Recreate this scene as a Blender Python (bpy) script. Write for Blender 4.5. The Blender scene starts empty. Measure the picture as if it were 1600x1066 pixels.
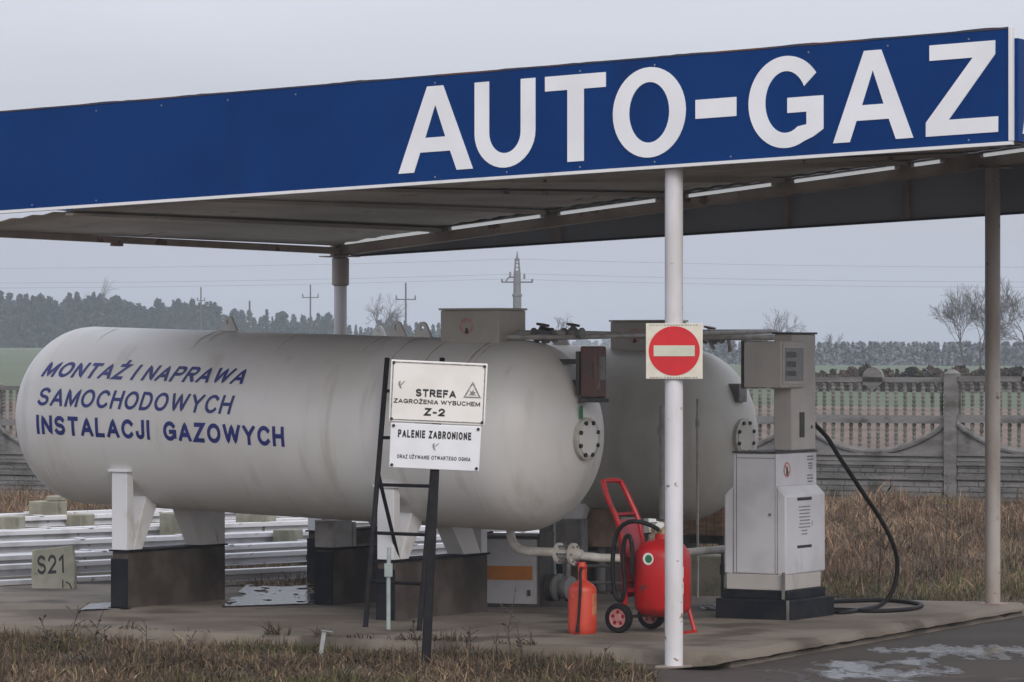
import bpy, bmesh, math, random
import numpy as np
from mathutils import Vector, Matrix, geometry, noise
R = math.radians
rng = random.Random(7)
nr = np.random.default_rng(7)
S = bpy.context.scene
COL = S.collection
# ------------------------------------------------------------------ camera
EYE = 2.2
cam = bpy.data.cameras.new("Camera")
camo = bpy.data.objects.new("Camera", cam)
COL.objects.link(camo)
cam.sensor_width = 36.0
cam.lens = 135.0
cam.shift_y = 17 / 1600
cam.clip_start = 0.5
cam.clip_end = 8000
camo.location = (0, 0, EYE)
camo.rotation_euler = (R(90), 0, 0)
S.camera = camo
# ------------------------------------------------------------------ world, sun, exposure
SUN_EL, SUN_AZ = 33, 160          # azimuth clockwise from +Y (the view direction)
w = bpy.data.worlds.new("World")
S.world = w
w.use_nodes = True
nt = w.node_tree
nt.nodes.clear()
out = nt.nodes.new("ShaderNodeOutputWorld")
sky = nt.nodes.new("ShaderNodeTexSky")
sky.sky_type = 'NISHITA'
sky.sun_disc = False
sky.sun_elevation = R(SUN_EL)
sky.sun_rotation = R(SUN_AZ)
sky.air_density = 1.0
sky.dust_density = 4.0
bg = nt.nodes.new("ShaderNodeBackground")
bg.inputs[1].default_value = 0.05
nt.links.new(sky.outputs[0], bg.inputs[0])
tc = nt.nodes.new("ShaderNodeTexCoord")
sep = nt.nodes.new("ShaderNodeSeparateXYZ")
nt.links.new(tc.outputs['Generated'], sep.inputs[0])
rampw = nt.nodes.new("ShaderNodeValToRGB")      # overcast layer: three times brighter overhead than at the horizon
e = rampw.color_ramp.elements
e[0].position = 0.0
e[0].color = (0.385, 0.405, 0.505, 1)
e[1].position = 1.0
e[1].color = (1.0, 1.0, 1.05, 1)
x = e.new(0.09)
x.color = (0.53, 0.53, 0.605, 1)
nt.links.new(sep.outputs[2], rampw.inputs[0])
cl = nt.nodes.new("ShaderNodeTexNoise")
mp = nt.nodes.new("ShaderNodeMapping")
mp.inputs['Scale'].default_value = (3, 3, 22)
nt.links.new(tc.outputs['Generated'], mp.inputs[0])
nt.links.new(mp.outputs[0], cl.inputs['Vector'])
cl.inputs['Scale'].default_value = 1.6
cl.inputs['Detail'].default_value = 4
mr = nt.nodes.new("ShaderNodeMapRange")
mr.inputs[1].default_value = 0.25
mr.inputs[2].default_value = 0.75
mr.inputs[3].default_value = 0.91
mr.inputs[4].default_value = 1.09
nt.links.new(cl.outputs[0], mr.inputs[0])
vm = nt.nodes.new("ShaderNodeVectorMath")
vm.operation = 'SCALE'
nt.links.new(rampw.outputs[0], vm.inputs[0])
nt.links.new(mr.outputs[0], vm.inputs['Scale'])
bg2 = nt.nodes.new("ShaderNodeBackground")
bg2.inputs[1].default_value = 1.0
nt.links.new(vm.outputs[0], bg2.inputs[0])
addw = nt.nodes.new("ShaderNodeAddShader")
nt.links.new(bg.outputs[0], addw.inputs[0])
nt.links.new(bg2.outputs[0], addw.inputs[1])
nt.links.new(addw.outputs[0], out.inputs[0])
sun = bpy.data.lights.new("Sun", 'SUN')
sun.energy = 1.15
sun.angle = R(26)
sun.color = (1.0, 0.985, 0.97)
suno = bpy.data.objects.new("Sun", sun)
COL.objects.link(suno)
suno.location = (0, -10, 40)
sd = Vector((math.sin(R(SUN_AZ)) * math.cos(R(SUN_EL)), math.cos(R(SUN_AZ)) * math.cos(R(SUN_EL)), math.sin(R(SUN_EL))))
suno.rotation_euler = sd.to_track_quat('Z', 'Y').to_euler()
S.view_settings.view_transform = 'Standard'
S.view_settings.look = 'None'
S.view_settings.exposure = 0.0
S.view_settings.gamma = 1.0
S.view_settings.use_curve_mapping = False
try:
    S.cycles.use_denoising = True
    S.cycles.max_bounces = 8
    S.cycles.volume_bounces = 1
    S.cycles.volume_max_steps = 64
except Exception:
    pass

# ------------------------------------------------------------------ materials
def rgb(r, g, b):
    f = lambda v: (v / 255 / 12.92) if v / 255 <= 0.04045 else ((v / 255 + 0.055) / 1.055) ** 2.4
    return (f(r), f(g), f(b), 1)

def mat(name, col, rough=0.6, col2=None, scale=4.0, stretch=(1, 1, 1), amt=(0.4, 0.65), bump=0.0, bscale=40.0,
        metal=0.0, spots=None, spot_scale=9.0, spot_th=(0.62, 0.7), streak=None, detail=5.0, spec=0.5):
    m = bpy.data.materials.new(name)
    m.use_nodes = True
    t = m.node_tree
    b = t.nodes["Principled BSDF"]
    b.inputs['Roughness'].default_value = rough
    b.inputs['Metallic'].default_value = metal
    b.inputs['Specular IOR Level'].default_value = spec
    co = t.nodes.new("ShaderNodeTexCoord")
    def nz(sc, st, det=detail):
        mp_ = t.nodes.new("ShaderNodeMapping")
        mp_.inputs['Scale'].default_value = st
        t.links.new(co.outputs['Object'], mp_.inputs[0])
        n_ = t.nodes.new("ShaderNodeTexNoise")
        n_.inputs['Scale'].default_value = sc
        n_.inputs['Detail'].default_value = det
        t.links.new(mp_.outputs[0], n_.inputs['Vector'])
        return n_.outputs[0]
    def rng_(sock, lo, hi):
        r_ = t.nodes.new("ShaderNodeMapRange")
        r_.interpolation_type = 'SMOOTHSTEP'
        r_.inputs[1].default_value = lo
        r_.inputs[2].default_value = hi
        t.links.new(sock, r_.inputs[0])
        return r_.outputs[0]
    def mix(fac, a, c):
        x_ = t.nodes.new("ShaderNodeMix")
        x_.data_type = 'RGBA'
        t.links.new(fac, x_.inputs[0])
        for s_, i_ in ((a, 6), (c, 7)):
            if isinstance(s_, tuple):
                x_.inputs[i_].default_value = s_
            else:
                t.links.new(s_, x_.inputs[i_])
        return x_.outputs[2]
    cur = col
    if col2 is not None:
        cur = mix(rng_(nz(scale, stretch), *amt), cur, col2)
    if streak is not None:
        cur = mix(rng_(nz(streak[1], streak[2]), *streak[3]), cur, streak[0])
    if spots is not None:
        cur = mix(rng_(nz(spot_scale, (1, 1, 1)), *spot_th), cur, spots)
    if isinstance(cur, tuple):
        b.inputs['Base Color'].default_value = cur
    else:
        t.links.new(cur, b.inputs['Base Color'])
    if bump > 0:
        bp = t.nodes.new("ShaderNodeBump")
        bp.inputs['Strength'].default_value = bump
        bp.inputs['Distance'].default_value = 0.02
        t.links.new(nz(bscale, (1, 1, 1), 6.0), bp.inputs['Height'])
        t.links.new(bp.outputs[0], b.inputs['Normal'])
    return m

def mat_attr(name, rough=0.8, trans=0.0):
    m = bpy.data.materials.new(name)
    m.use_nodes = True
    t = m.node_tree
    b = t.nodes["Principled BSDF"]
    a = t.nodes.new("ShaderNodeAttribute")
    a.attribute_name = "Col"
    t.links.new(a.outputs['Color'], b.inputs['Base Color'])
    b.inputs['Roughness'].default_value = rough
    b.inputs['Specular IOR Level'].default_value = 0.2
    return m

M = dict(
    blue=mat("blue_paint", (0.0035, 0.037, 0.165, 1), 0.45, (0.003, 0.032, 0.145, 1), 1.2, bump=0.03, bscale=3, spots=(0.05, 0.08, 0.2, 1), spot_scale=26, spot_th=(0.74, 0.8), spec=0.05, streak=((0.006, 0.029, 0.12, 1), 1.6, (1.2, 1, .16), (0.5, 0.78))),
    vinyl=mat("white_vinyl", (0.80, 0.82, 0.86, 1), 0.45, (0.74, 0.76, 0.8, 1), 2.0),
    navy=mat("navy_vinyl", (0.014, 0.024, 0.16, 1), 0.5, (0.02, 0.028, 0.2, 1), 8),
    trim=mat("white_trim", (0.72, 0.73, 0.75, 1), 0.5, (0.5, 0.48, 0.45, 1), 3, (1, 1, 1), (0.55, 0.8)),
    rustedge=mat("dark_edge", (0.03, 0.035, 0.06, 1), 0.6, (0.11, 0.05, 0.03, 1), 2.0, amt=(0.5, 0.62)),
    sheet=mat("galvanised_sheet", (0.46, 0.425, 0.39, 1), 0.6, (0.34, 0.30, 0.265, 1), 1.4, (1, 0.4, 1), bump=0.05, spots=(0.16, 0.09, 0.06, 1), spot_scale=3, spot_th=(0.64, 0.74)),
    beam=mat("primed_steel", (0.33, 0.275, 0.24, 1), 0.65, (0.25, 0.20, 0.17, 1), 3, spots=(0.12, 0.06, 0.04, 1), spot_scale=5),
    fascia_back=mat("grey_fascia_back", (0.29, 0.315, 0.36, 1), 0.45, (0.20, 0.215, 0.245, 1), 0.5),
    post=mat("white_post_paint", (0.64, 0.64, 0.68, 1), 0.55, (0.54, 0.53, 0.54, 1), 4, (1, 1, 0.3), bump=0.04, spots=(0.25, 0.16, 0.1, 1), spot_scale=13, spot_th=(0.66, 0.72)),
    post_brown=mat("weathered_post_paint", (0.40, 0.37, 0.35, 1), 0.6, (0.29, 0.25, 0.22, 1), 3, (1, 1, 0.35), bump=0.04, spots=(0.16, 0.1, 0.07, 1), spot_scale=12, spot_th=(0.64, 0.72)),
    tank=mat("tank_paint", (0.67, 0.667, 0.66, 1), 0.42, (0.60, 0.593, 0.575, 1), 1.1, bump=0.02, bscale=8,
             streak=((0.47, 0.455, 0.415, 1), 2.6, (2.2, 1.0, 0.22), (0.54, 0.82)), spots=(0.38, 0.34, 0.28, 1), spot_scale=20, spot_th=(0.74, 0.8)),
    tank_b=mat("tank_paint_shaded", (0.53, 0.53, 0.50, 1), 0.5, (0.45, 0.45, 0.42, 1), 1.3, bump=0.02, bscale=8,  # same paint as the front tank, base darkened for shade; the streaks are grime
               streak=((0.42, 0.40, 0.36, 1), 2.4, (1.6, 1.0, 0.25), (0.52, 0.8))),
    flange=mat("flange_paint", (0.47, 0.465, 0.43, 1), 0.55, (0.38, 0.37, 0.33, 1), 9),
    bolt=mat("dark_bolt", (0.03, 0.03, 0.032, 1), 0.5, metal=0.4),
    whitepaint=mat("white_saddle_paint", (0.72, 0.73, 0.75, 1), 0.55, (0.55, 0.54, 0.52, 1), 5, amt=(0.5, 0.75), bump=0.03),
    boxpaint=mat("beige_box_paint", (0.44, 0.42, 0.385, 1), 0.5, (0.37, 0.35, 0.31, 1), 3, (1, 1, .5), bump=0.02),
    rustred=mat("faded_red_paint", (0.135, 0.062, 0.058, 1), 0.6, (0.10, 0.066, 0.062, 1), 7, bump=0.06, spots=(0.2, 0.15, 0.12, 1), spot_scale=10),
    pipegrey=mat("grey_pipe_paint", (0.40, 0.39, 0.38, 1), 0.5, (0.3, 0.28, 0.26, 1), 8),
    pipewhite=mat("white_pipe_paint", (0.66, 0.65, 0.63, 1), 0.45, (0.5, 0.47, 0.42, 1), 7),
    concrete=mat("concrete", (0.215, 0.195, 0.17, 1), 0.85, (0.155, 0.135, 0.112, 1), 1.7, bump=0.25, bscale=60, spots=(0.09, 0.078, 0.062, 1), spot_scale=3.5, spot_th=(0.58, 0.7)),
    slab=mat("platform_concrete", (0.185, 0.158, 0.128, 1), 0.85, (0.115, 0.092, 0.07, 1), 0.9, bump=0.25, bscale=50, spots=(0.075, 0.06, 0.046, 1), spot_scale=1.5, spot_th=(0.50, 0.66), detail=9),
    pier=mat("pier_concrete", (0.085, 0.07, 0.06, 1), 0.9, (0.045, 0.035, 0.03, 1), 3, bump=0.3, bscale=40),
    black=mat("black_paint", (0.008, 0.0085, 0.012, 1), 0.6, (0.016, 0.015, 0.016, 1), 9, bump=0.05, spec=0.2),
    tar=mat("black_tar_paint", (0.009, 0.011, 0.017, 1), 0.7, spec=0.2, col2=(0.02, 0.02, 0.023, 1), scale=6, bump=0.12, bscale=30, spots=(0.1, 0.095, 0.09, 1), spot_scale=11, spot_th=(0.72, 0.78)),
    signwhite=mat("sign_enamel", (0.76, 0.75, 0.73, 1), 0.35, (0.71, 0.695, 0.665, 1), 4, bump=0.01),
    signblue=mat("sign_enamel_cool", (0.72, 0.74, 0.78, 1), 0.35, (0.67, 0.69, 0.73, 1), 4),
    cream=mat("cream_reflective", (0.66, 0.635, 0.55, 1), 0.5, (0.6, 0.57, 0.48, 1), 12),
    bar=mat("sign_bar_reflective", (0.55, 0.56, 0.47, 1), 0.5, (0.5, 0.53, 0.44, 1), 12),
    signred=mat("sign_red", (0.58, 0.014, 0.022, 1), 0.4, (0.52, 0.012, 0.02, 1), 5),
    ink=mat("black_ink", (0.018, 0.018, 0.02, 1), 0.5, (0.03, 0.03, 0.032, 1), 30),
    greyink=mat("faded_ink", (0.16, 0.16, 0.165, 1), 0.6, (0.3, 0.3, 0.3, 1), 40),
    redink=mat("faded_red_ink", (0.5, 0.16, 0.16, 1), 0.6, (0.55, 0.3, 0.29, 1), 20),
    red=mat("extinguisher_red", (0.42, 0.012, 0.014, 1), 0.35, (0.33, 0.014, 0.014, 1), 4, bump=0.03, spots=(0.16, 0.03, 0.026, 1), spot_scale=12, spot_th=(0.58, 0.7), spec=0.35),
    orange=mat("faded_extinguisher_red", (0.56, 0.058, 0.026, 1), 0.42, (0.46, 0.04, 0.02, 1), 6, bump=0.03, spots=(0.5, 0.19, 0.1, 1), spot_scale=10, spot_th=(0.64, 0.74)),
    darkred=mat("dark_red_frame", (0.30, 0.012, 0.022, 1), 0.4, (0.22, 0.01, 0.016, 1), 7),
    rubber=mat("black_rubber", (0.008, 0.008, 0.009, 1), 0.6, (0.016, 0.015, 0.015, 1), 14, spec=0.25),
    pinkhub=mat("wheel_hub", (0.42, 0.20, 0.19, 1), 0.5, (0.34, 0.17, 0.16, 1), 10),
    green=mat("green_label", (0.02, 0.16, 0.07, 1), 0.5),
    brass=mat("brass", (0.4, 0.32, 0.18, 1), 0.35, metal=0.8),
    disp=mat("dispenser_paint", (0.62, 0.625, 0.66, 1), 0.42, (0.50, 0.50, 0.53, 1), 2.2, bump=0.015, streak=((0.36, 0.35, 0.34, 1), 4, (1, 1, .3), (0.64, 0.85))),
    disphead=mat("dispenser_head_paint", (0.50, 0.48, 0.455, 1), 0.5, (0.43, 0.41, 0.39, 1), 2.5, streak=((0.26, 0.24, 0.21, 1), 5, (1, 1, .25), (0.62, 0.85))),
    disppanel=mat("dispenser_display_glass", (0.22, 0.23, 0.235, 1), 0.25, (0.19, 0.2, 0.2, 1), 6),
    digit=mat("display_digits", (0.03, 0.033, 0.035, 1), 0.3),
    cab=mat("cabinet_paint", (0.42, 0.42, 0.44, 1), 0.5, (0.36, 0.36, 0.37, 1), 4),
    caborange=mat("orange_band", (0.42, 0.15, 0.015, 1), 0.5, (0.34, 0.12, 0.015, 1), 5),
    dark=mat("dark_machine", (0.04, 0.04, 0.042, 1), 0.6, (0.07, 0.065, 0.06, 1), 8),
    machine=mat("grey_machine", (0.2, 0.2, 0.205, 1), 0.5, (0.13, 0.125, 0.12, 1), 8),
    asphalt=mat("asphalt", (0.068, 0.057, 0.049, 1), 0.8, (0.045, 0.037, 0.031, 1), 0.8, spec=0.3, bump=0.4, bscale=90, spots=(0.105, 0.085, 0.068, 1), spot_scale=1.6, spot_th=(0.56, 0.74), detail=9),
    water=mat("puddle_water", (0.02, 0.018, 0.015, 1), 0.10, bump=0.3, bscale=14),
    damp=mat("damp_asphalt", (0.034, 0.028, 0.024, 1), 0.38, (0.05, 0.042, 0.036, 1), 3, bump=0.35, bscale=70),
    soil=mat("soil_ground", (0.062, 0.046, 0.034, 1), 0.95, (0.10, 0.08, 0.055, 1), 1.3, bump=0.5, bscale=25, spots=(0.06, 0.066, 0.03, 1), spot_scale=0.9, spot_th=(0.5, 0.66), detail=9),
    plough=mat("ploughed_soil", (0.17, 0.12, 0.09, 1), 0.95, (0.115, 0.085, 0.062, 1), 0.25, (0.3, 1, 1), bump=0.3, bscale=5),
    meadow=mat("winter_crop", (0.075, 0.105, 0.055, 1), 0.95, (0.095, 0.115, 0.065, 1), 0.03),
    fence=mat("fence_concrete", (0.19, 0.187, 0.185, 1), 0.9, (0.115, 0.113, 0.11, 1), 2.4, (0.5, 0.5, 3), bump=0.5, bscale=22, spots=(0.075, 0.075, 0.065, 1), spot_scale=3, spot_th=(0.54, 0.68)),
    stain=mat("kerb_white_paint", (0.70, 0.71, 0.75, 1), 0.7, (0.60, 0.60, 0.62, 1), 6, bump=0.2, spots=(0.04, 0.038, 0.045, 1), spot_scale=11, spot_th=(0.59, 0.62), detail=3),
    white_bar=mat("white_beam_paint", (0.66, 0.67, 0.70, 1), 0.5, (0.45, 0.45, 0.45, 1), 3, (1, 1, 1), (0.5, 0.75), spots=(0.3, 0.26, 0.2, 1), spot_scale=8, spot_th=(0.68, 0.76)),
    lichen=mat("mossy_concrete", (0.30, 0.295, 0.235, 1), 0.9, (0.2, 0.195, 0.15, 1), 4, bump=0.3, bscale=30, spots=(0.13, 0.12, 0.08, 1), spot_scale=7),
    lamp=mat("lamp_housing", (0.55, 0.55, 0.54, 1), 0.5, (0.45, 0.44, 0.42, 1), 5),
    galv=mat("galvanised_stake", (0.35, 0.37, 0.38, 1), 0.45, (0.25, 0.26, 0.27, 1), 9, metal=0.5),
    bark=mat("bark", (0.05, 0.042, 0.036, 1), 0.9, (0.075, 0.062, 0.052, 1), 6),
    timber=mat("pole_timber", (0.055, 0.048, 0.042, 1), 0.9, (0.075, 0.066, 0.058, 1), 3),
    polecon=mat("pole_concrete", (0.12, 0.12, 0.12, 1), 0.9, (0.15, 0.15, 0.148, 1), 2),
    wire=mat("wire", (0.06, 0.06, 0.065, 1), 0.6),
    wood=mat("crate_wood", (0.24, 0.155, 0.10, 1), 0.8, (0.16, 0.10, 0.065, 1), 6, (1, 1, 6)),
    slabpaint=mat("pale_slab", (0.43, 0.42, 0.34, 1), 0.9, (0.33, 0.325, 0.25, 1), 5, bump=0.3, bscale=30, spots=(0.2, 0.19, 0.13, 1), spot_scale=6),
    clay=mat("brown_tarp", (0.26, 0.185, 0.14, 1), 0.85, (0.19, 0.13, 0.10, 1), 6, bump=0.3, bscale=18),
    pvc=mat("pale_green_conduit", (0.36, 0.43, 0.42, 1), 0.5, (0.28, 0.33, 0.32, 1), 9),
    blade=mat_attr("dry_blades"),
    leaf=mat_attr("needles", 0.9),
)
def lit_tube():
    m = bpy.data.materials.new("fluorescent_tube")
    m.use_nodes = True
    b = m.node_tree.nodes["Principled BSDF"]
    b.inputs['Base Color'].default_value = (0.85, 0.87, 0.9, 1)
    b.inputs['Roughness'].default_value = 0.3
    b.inputs['Emission Color'].default_value = (0.92, 0.96, 1.0, 1)
    b.inputs['Emission Strength'].default_value = 0.35
    return m
M['tube'] = lit_tube()

# ------------------------------------------------------------------ mesh helpers
GL = {
    'A': (.76, [[(0, 0), (.38, 1), (.76, 0)], [(.13, .30), (.63, .30)]]),
    'B': (.62, [[(0, 0), (0, 1), (.36, 1), 'a', .36, .765, .22, .235, 90, -90, (0, .53)], [(0, .53), (.36, .53), 'a', .36, .265, .26, .265, 90, -90, (0, 0)]]),
    'C': (.74, [['a', .40, .5, .40, .5, 42, 318]]),
    'D': (.68, [[(0, .0), (0, 1), (.28, 1), 'a', .28, .5, .40, .5, 90, -90, (0, 0), (0, .05)]]),
    'E': (.58, [[(.58, 1), (0, 1), (0, 0), (.60, 0)], [(0, .52), (.54, .52)]]),
    'F': (.56, [[(.56, 1), (0, 1), (0, 0)], [(0, .50), (.48, .50)]]),
    'G': (.80, [['a', .40, .5, .40, .5, 42, 318, (.80, .16), (.80, .46), (.42, .46)]]),
    'H': (.66, [[(0, 0), (0, 1)], [(.66, 0), (.66, 1)], [(0, .52), (.66, .52)]]),
    'I': (0, [[(0, 0), (0, 1)]]),
    'J': (.46, [[(.46, 1), (.46, .26), 'a', .23, .26, .23, .26, 0, -180]]),
    'K': (.66, [[(0, 0), (0, 1)], [(.62, 1), (.0, .36)], [(.24, .6), (.68, 0)]]),
    'L': (.54, [[(0, 1), (0, 0), (.56, 0)]]),
    'M': (.80, [[(0, 0), (0, 1), (.40, .05), (.80, 1), (.80, 0)]]),
    'N': (.66, [[(0, 0), (0, 1), (.66, 0), (.66, 1)]]),
    'O': (.82, [['a', .41, .5, .41, .5, 90, 450]]),
    'P': (.62, [[(0, 0), (0, 1), (.36, 1), 'a', .36, .73, .26, .27, 90, -90, (0, .46)]]),
    'R': (.66, [[(0, 0), (0, 1), (.38, 1), 'a', .38, .74, .25, .26, 90, -90, (0, .48)], [(.30, .48), (.66, 0)]]),
    'S': (.64, [['a', .32, .755, .30, .245, 30, 250, 'a', .32, .25, .32, .25, 80, -155]]),
    'T': (.70, [[(0, 1), (.70, 1)], [(.35, 1), (.35, 0)]]),
    'U': (.64, [[(0, 1), (0, .32), 'a', .32, .32, .32, .32, 180, 360, (.64, 1)]]),
    'W': (1.12, [[(0, 1), (.28, 0), (.56, 1), (.84, 0), (1.12, 1)]]),
    'Y': (.72, [[(0, 1), (.36, .46), (.72, 1)], [(.36, .46), (.36, 0)]]),
    'Z': (.66, [[(.02, 1), (.64, 1), (0, 0), (.66, 0)]]),
    'Ż': (.66, [[(.02, 1), (.64, 1), (0, 0), (.66, 0)], [(.33, 1.2), (.33, 1.36)]]),
    '1': (.30, [[(0, .74), (.30, 1), (.30, 0)]]),
    '2': (.62, [['a', .31, .71, .30, .29, 165, -35, (0, 0), (.62, 0)]]),
    '-': (.36, [[(0, .40), (.36, .40)]]),
}
def stroke_text(s_, wt=0.17, gap=0.16, xs=1.0, word=0.5):
    """bold capitals drawn with ribbons of one width: (u, v, layer) with u from 0 to 1 and cap height 1"""
    V, F_, x = [], [], 0.0
    for ch_ in s_:
        if ch_ == ' ':
            x += word
            continue
        wd, strokes = GL[ch_]
        for li, st_ in enumerate(strokes):
            P, i = [], 0
            while i < len(st_):
                if st_[i] == 'a':
                    cx, cy, rx, ry, t0, t1 = st_[i + 1:i + 7]
                    n = max(6, int(abs(t1 - t0) / 15))
                    for k in range(n + 1):
                        t = R(t0 + (t1 - t0) * k / n)
                        P.append((cx + rx * math.cos(t), cy + ry * math.sin(t)))
                    i += 7
                else:
                    P.append(st_[i])
                    i += 1
            Q = []
            for p in P:
                q = Vector((x + wt / 2 + p[0] * xs, wt / 2 + p[1] * (1 - wt)))
                if not Q or (q - Q[-1]).length > 1e-4:
                    Q.append(q)
            Q2 = [Q[0]]
            for q in Q[1:]:
                k = max(1, int((q - Q2[-1]).length / .13))
                p0_ = Q2[-1]
                Q2 += [p0_.lerp(q, (i_ + 1) / k) for i_ in range(k)]
            Q = Q2
            closed = (Q[0] - Q[-1]).length < 1e-3
            m = len(Q)
            o = len(V)
            for k in range(m):
                a = Q[k - 1] if k > 0 else (Q[-2] if closed else None)
                b = Q[k + 1] if k < m - 1 else (Q[1] if closed else None)
                d0 = (Q[k] - a).normalized() if a is not None else (b - Q[k]).normalized()
                d1 = (b - Q[k]).normalized() if b is not None else d0
                n0, n1 = Vector((-d0.y, d0.x)), Vector((-d1.y, d1.x))
                mi = n0 + n1
                mi = mi.normalized() if mi.length > 0.05 else n0
                c = max(mi.dot(n0), 0.42)
                ext = Vector((0, 0))
                if a is None: ext = -d0 * (wt / 2 if abs(d0.y) > .9 or abs(d0.x) < .8 else wt / 2 * .6)
                if b is None: ext = d1 * (wt / 2 if abs(d1.y) > .9 or abs(d1.x) < .8 else wt / 2 * .6)
                for sg in (1, -1):
                    v_ = Q[k] + ext + mi * sg * wt / 2 / c
                    V.append([v_.x, min(max(v_.y, 0), 1) if ch_ != 'Ż' or li == 0 else v_.y, li])
            for k in range(m - 1):
                F_.append((o + 2 * k, o + 2 * k + 1, o + 2 * k + 3, o + 2 * k + 2))
        x += wd * xs + wt + gap
    x -= gap
    return [(v[0] / x, v[1], v[2]) for v in V], F_, x

class MB:
    def __init__(s):
        s.v = []
        s.f = []
    def add(s, vs, fs, mx=None):
        o = len(s.v)
        for p in vs:
            p = Vector(p)
            s.v.append(tuple(mx @ p) if mx is not None else tuple(p))
        s.f += [tuple(i + o for i in f) for f in fs]
        return s
    def box(s, x0, x1, y0, y1, z0, z1, mx=None):
        vs = [(x0, y0, z0), (x1, y0, z0), (x1, y1, z0), (x0, y1, z0), (x0, y0, z1), (x1, y0, z1), (x1, y1, z1), (x0, y1, z1)]
        return s.add(vs, [(3, 2, 1, 0), (4, 5, 6, 7), (0, 1, 5, 4), (1, 2, 6, 5), (2, 3, 7, 6), (3, 0, 4, 7)], mx)
    def prism(s, poly, depth, mx=None, holes=()):
        """polygon in local x,y extruded along local z from 0 to depth"""
        loops = [list(poly)] + [list(h) for h in holes]
        allp = [p for l in loops for p in l]
        tris = geometry.tessellate_polygon([[Vector((p[0], p[1], 0)) for p in l] for l in loops])
        n = len(allp)
        vs = [(p[0], p[1], 0) for p in allp] + [(p[0], p[1], depth) for p in allp]
        fs = []
        for t in tris:
            a, b, c = (Vector((*allp[i], 0)) for i in t)
            if (b - a).cross(c - a).z < 0:
                t = t[::-1]
            fs.append(tuple(i + n for i in t))
            fs.append(tuple(reversed(t)))
        o = 0
        for li, l in enumerate(loops):
            k = len(l)
            area = sum(l[i][0] * l[(i + 1) % k][1] - l[(i + 1) % k][0] * l[i][1] for i in range(k))
            ccw = (area > 0) == (li == 0)
            for i in range(k):
                a, b = o + i, o + (i + 1) % k
                fs.append((a, b, b + n, a + n) if ccw else (b, a, a + n, b + n))
            o += k
        return s.add(vs, fs, mx)
    def cyl(s, p0, p1, r0, r1=None, n=16, cap=True):
        r1 = r0 if r1 is None else r1
        p0, p1 = Vector(p0), Vector(p1)
        q = (p1 - p0).to_track_quat('Z', 'Y').to_matrix()
        vs, fs = [], []
        for p, r in ((p0, r0), (p1, r1)):
            for i in range(n):
                a = 2 * math.pi * i / n
                vs.append(p + q @ Vector((r * math.cos(a), r * math.sin(a), 0)))
        for i in range(n):
            j = (i + 1) % n
            fs.append((i, j, j + n, i + n))
        if cap:
            fs += [tuple(reversed(range(n))), tuple(range(n, 2 * n))]
        return s.add(vs, fs)
    def lathe(s, prof, p0, axis, n=24, cap=True):
        """prof: list of (distance along axis, radius)"""
        p0 = Vector(p0)
        q = Vector(axis).to_track_quat('Z', 'Y').to_matrix()
        vs, fs, rings = [], [], []
        for d, r in prof:
            if r < 1e-5:
                rings.append([len(vs)])
                vs.append(p0 + q @ Vector((0, 0, d)))
            else:
                rings.append(list(range(len(vs), len(vs) + n)))
                for i in range(n):
                    a = 2 * math.pi * i / n
                    vs.append(p0 + q @ Vector((r * math.cos(a), r * math.sin(a), d)))
        for A, B in zip(rings, rings[1:]):
            for i in range(n):
                j = (i + 1) % n
                if len(A) == 1 and len(B) == 1:
                    continue
                if len(A) == 1:
                    fs.append((A[0], B[j], B[i]))
                elif len(B) == 1:
                    fs.append((A[i], A[j], B[0]))
                else:
                    fs.append((A[i], A[j], B[j], B[i]))
        if cap and len(rings[0]) > 1:
            fs.append(tuple(reversed(rings[0])))
        if cap and len(rings[-1]) > 1:
            fs.append(tuple(rings[-1]))
        return s.add(vs, fs)
    def tube(s, pts, r, n=10, r1=None):
        pts = [Vector(p) for p in pts]
        m = len(pts)
        vs, fs = [], []
        up = Vector((0.31, 0.17, 0.93))
        for k, p in enumerate(pts):
            d = (pts[min(k + 1, m - 1)] - pts[max(k - 1, 0)]).normalized()
            a = d.cross(up)
            if a.length < 0.05:
                a = d.cross(Vector((1, 0, 0)))
            a.normalize()
            b = d.cross(a)
            up = a.cross(d)
            rr = r if r1 is None else r + (r1 - r) * k / (m - 1)
            for i in range(n):
                t = 2 * math.pi * i / n
                vs.append(p + a * rr * math.cos(t) + b * rr * math.sin(t))
        for k in range(m - 1):
            for i in range(n):
                j = (i + 1) % n
                fs.append((k * n + j, k * n + i, (k + 1) * n + i, (k + 1) * n + j))
        fs += [tuple(range(n)), tuple(reversed(range((m - 1) * n, m * n)))]
        return s.add(vs, fs)

def mesh_of(name, mb, material, smooth=True, ang=35):
    me = bpy.data.meshes.new(name)
    me.from_pydata([tuple(v) for v in mb.v], [], mb.f)
    me.materials.append(material)
    if smooth:
        me.polygons.foreach_set("use_smooth", [True] * len(me.polygons))
        me.update()
        me.set_sharp_from_angle(angle=R(ang))
    me.update()
    return me

def obj(name, mb, material, parent=None, bevel=0.0, smooth=True, seg=2, label=None):
    o = bpy.data.objects.new(name, mesh_of(name, mb, material, smooth))
    COL.objects.link(o)
    if parent is not None:
        o.parent = parent
    if bevel > 0:
        b = o.modifiers.new("Bevel", 'BEVEL')
        b.width = bevel
        b.segments = seg
        b.limit_method = 'ANGLE'
        b.angle_limit = R(40)
        b.harden_normals = False
    if label:
        o["label"] = label
    return o

def tag(o, label=None, cat=None, group=None, kind=None):
    if label: o["label"] = label
    if cat: o["category"] = cat
    if group: o["group"] = group
    if kind: o["kind"] = kind
    return o

def thing(name, label, cat, loc=(0, 0, 0), rz=0.0, group=None):
    o = bpy.data.objects.new(name, None)
    COL.objects.link(o)
    o.empty_display_size = 0.2
    o.location = loc
    o.rotation_euler = (0, 0, rz)
    return tag(o, label, cat, group)

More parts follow.
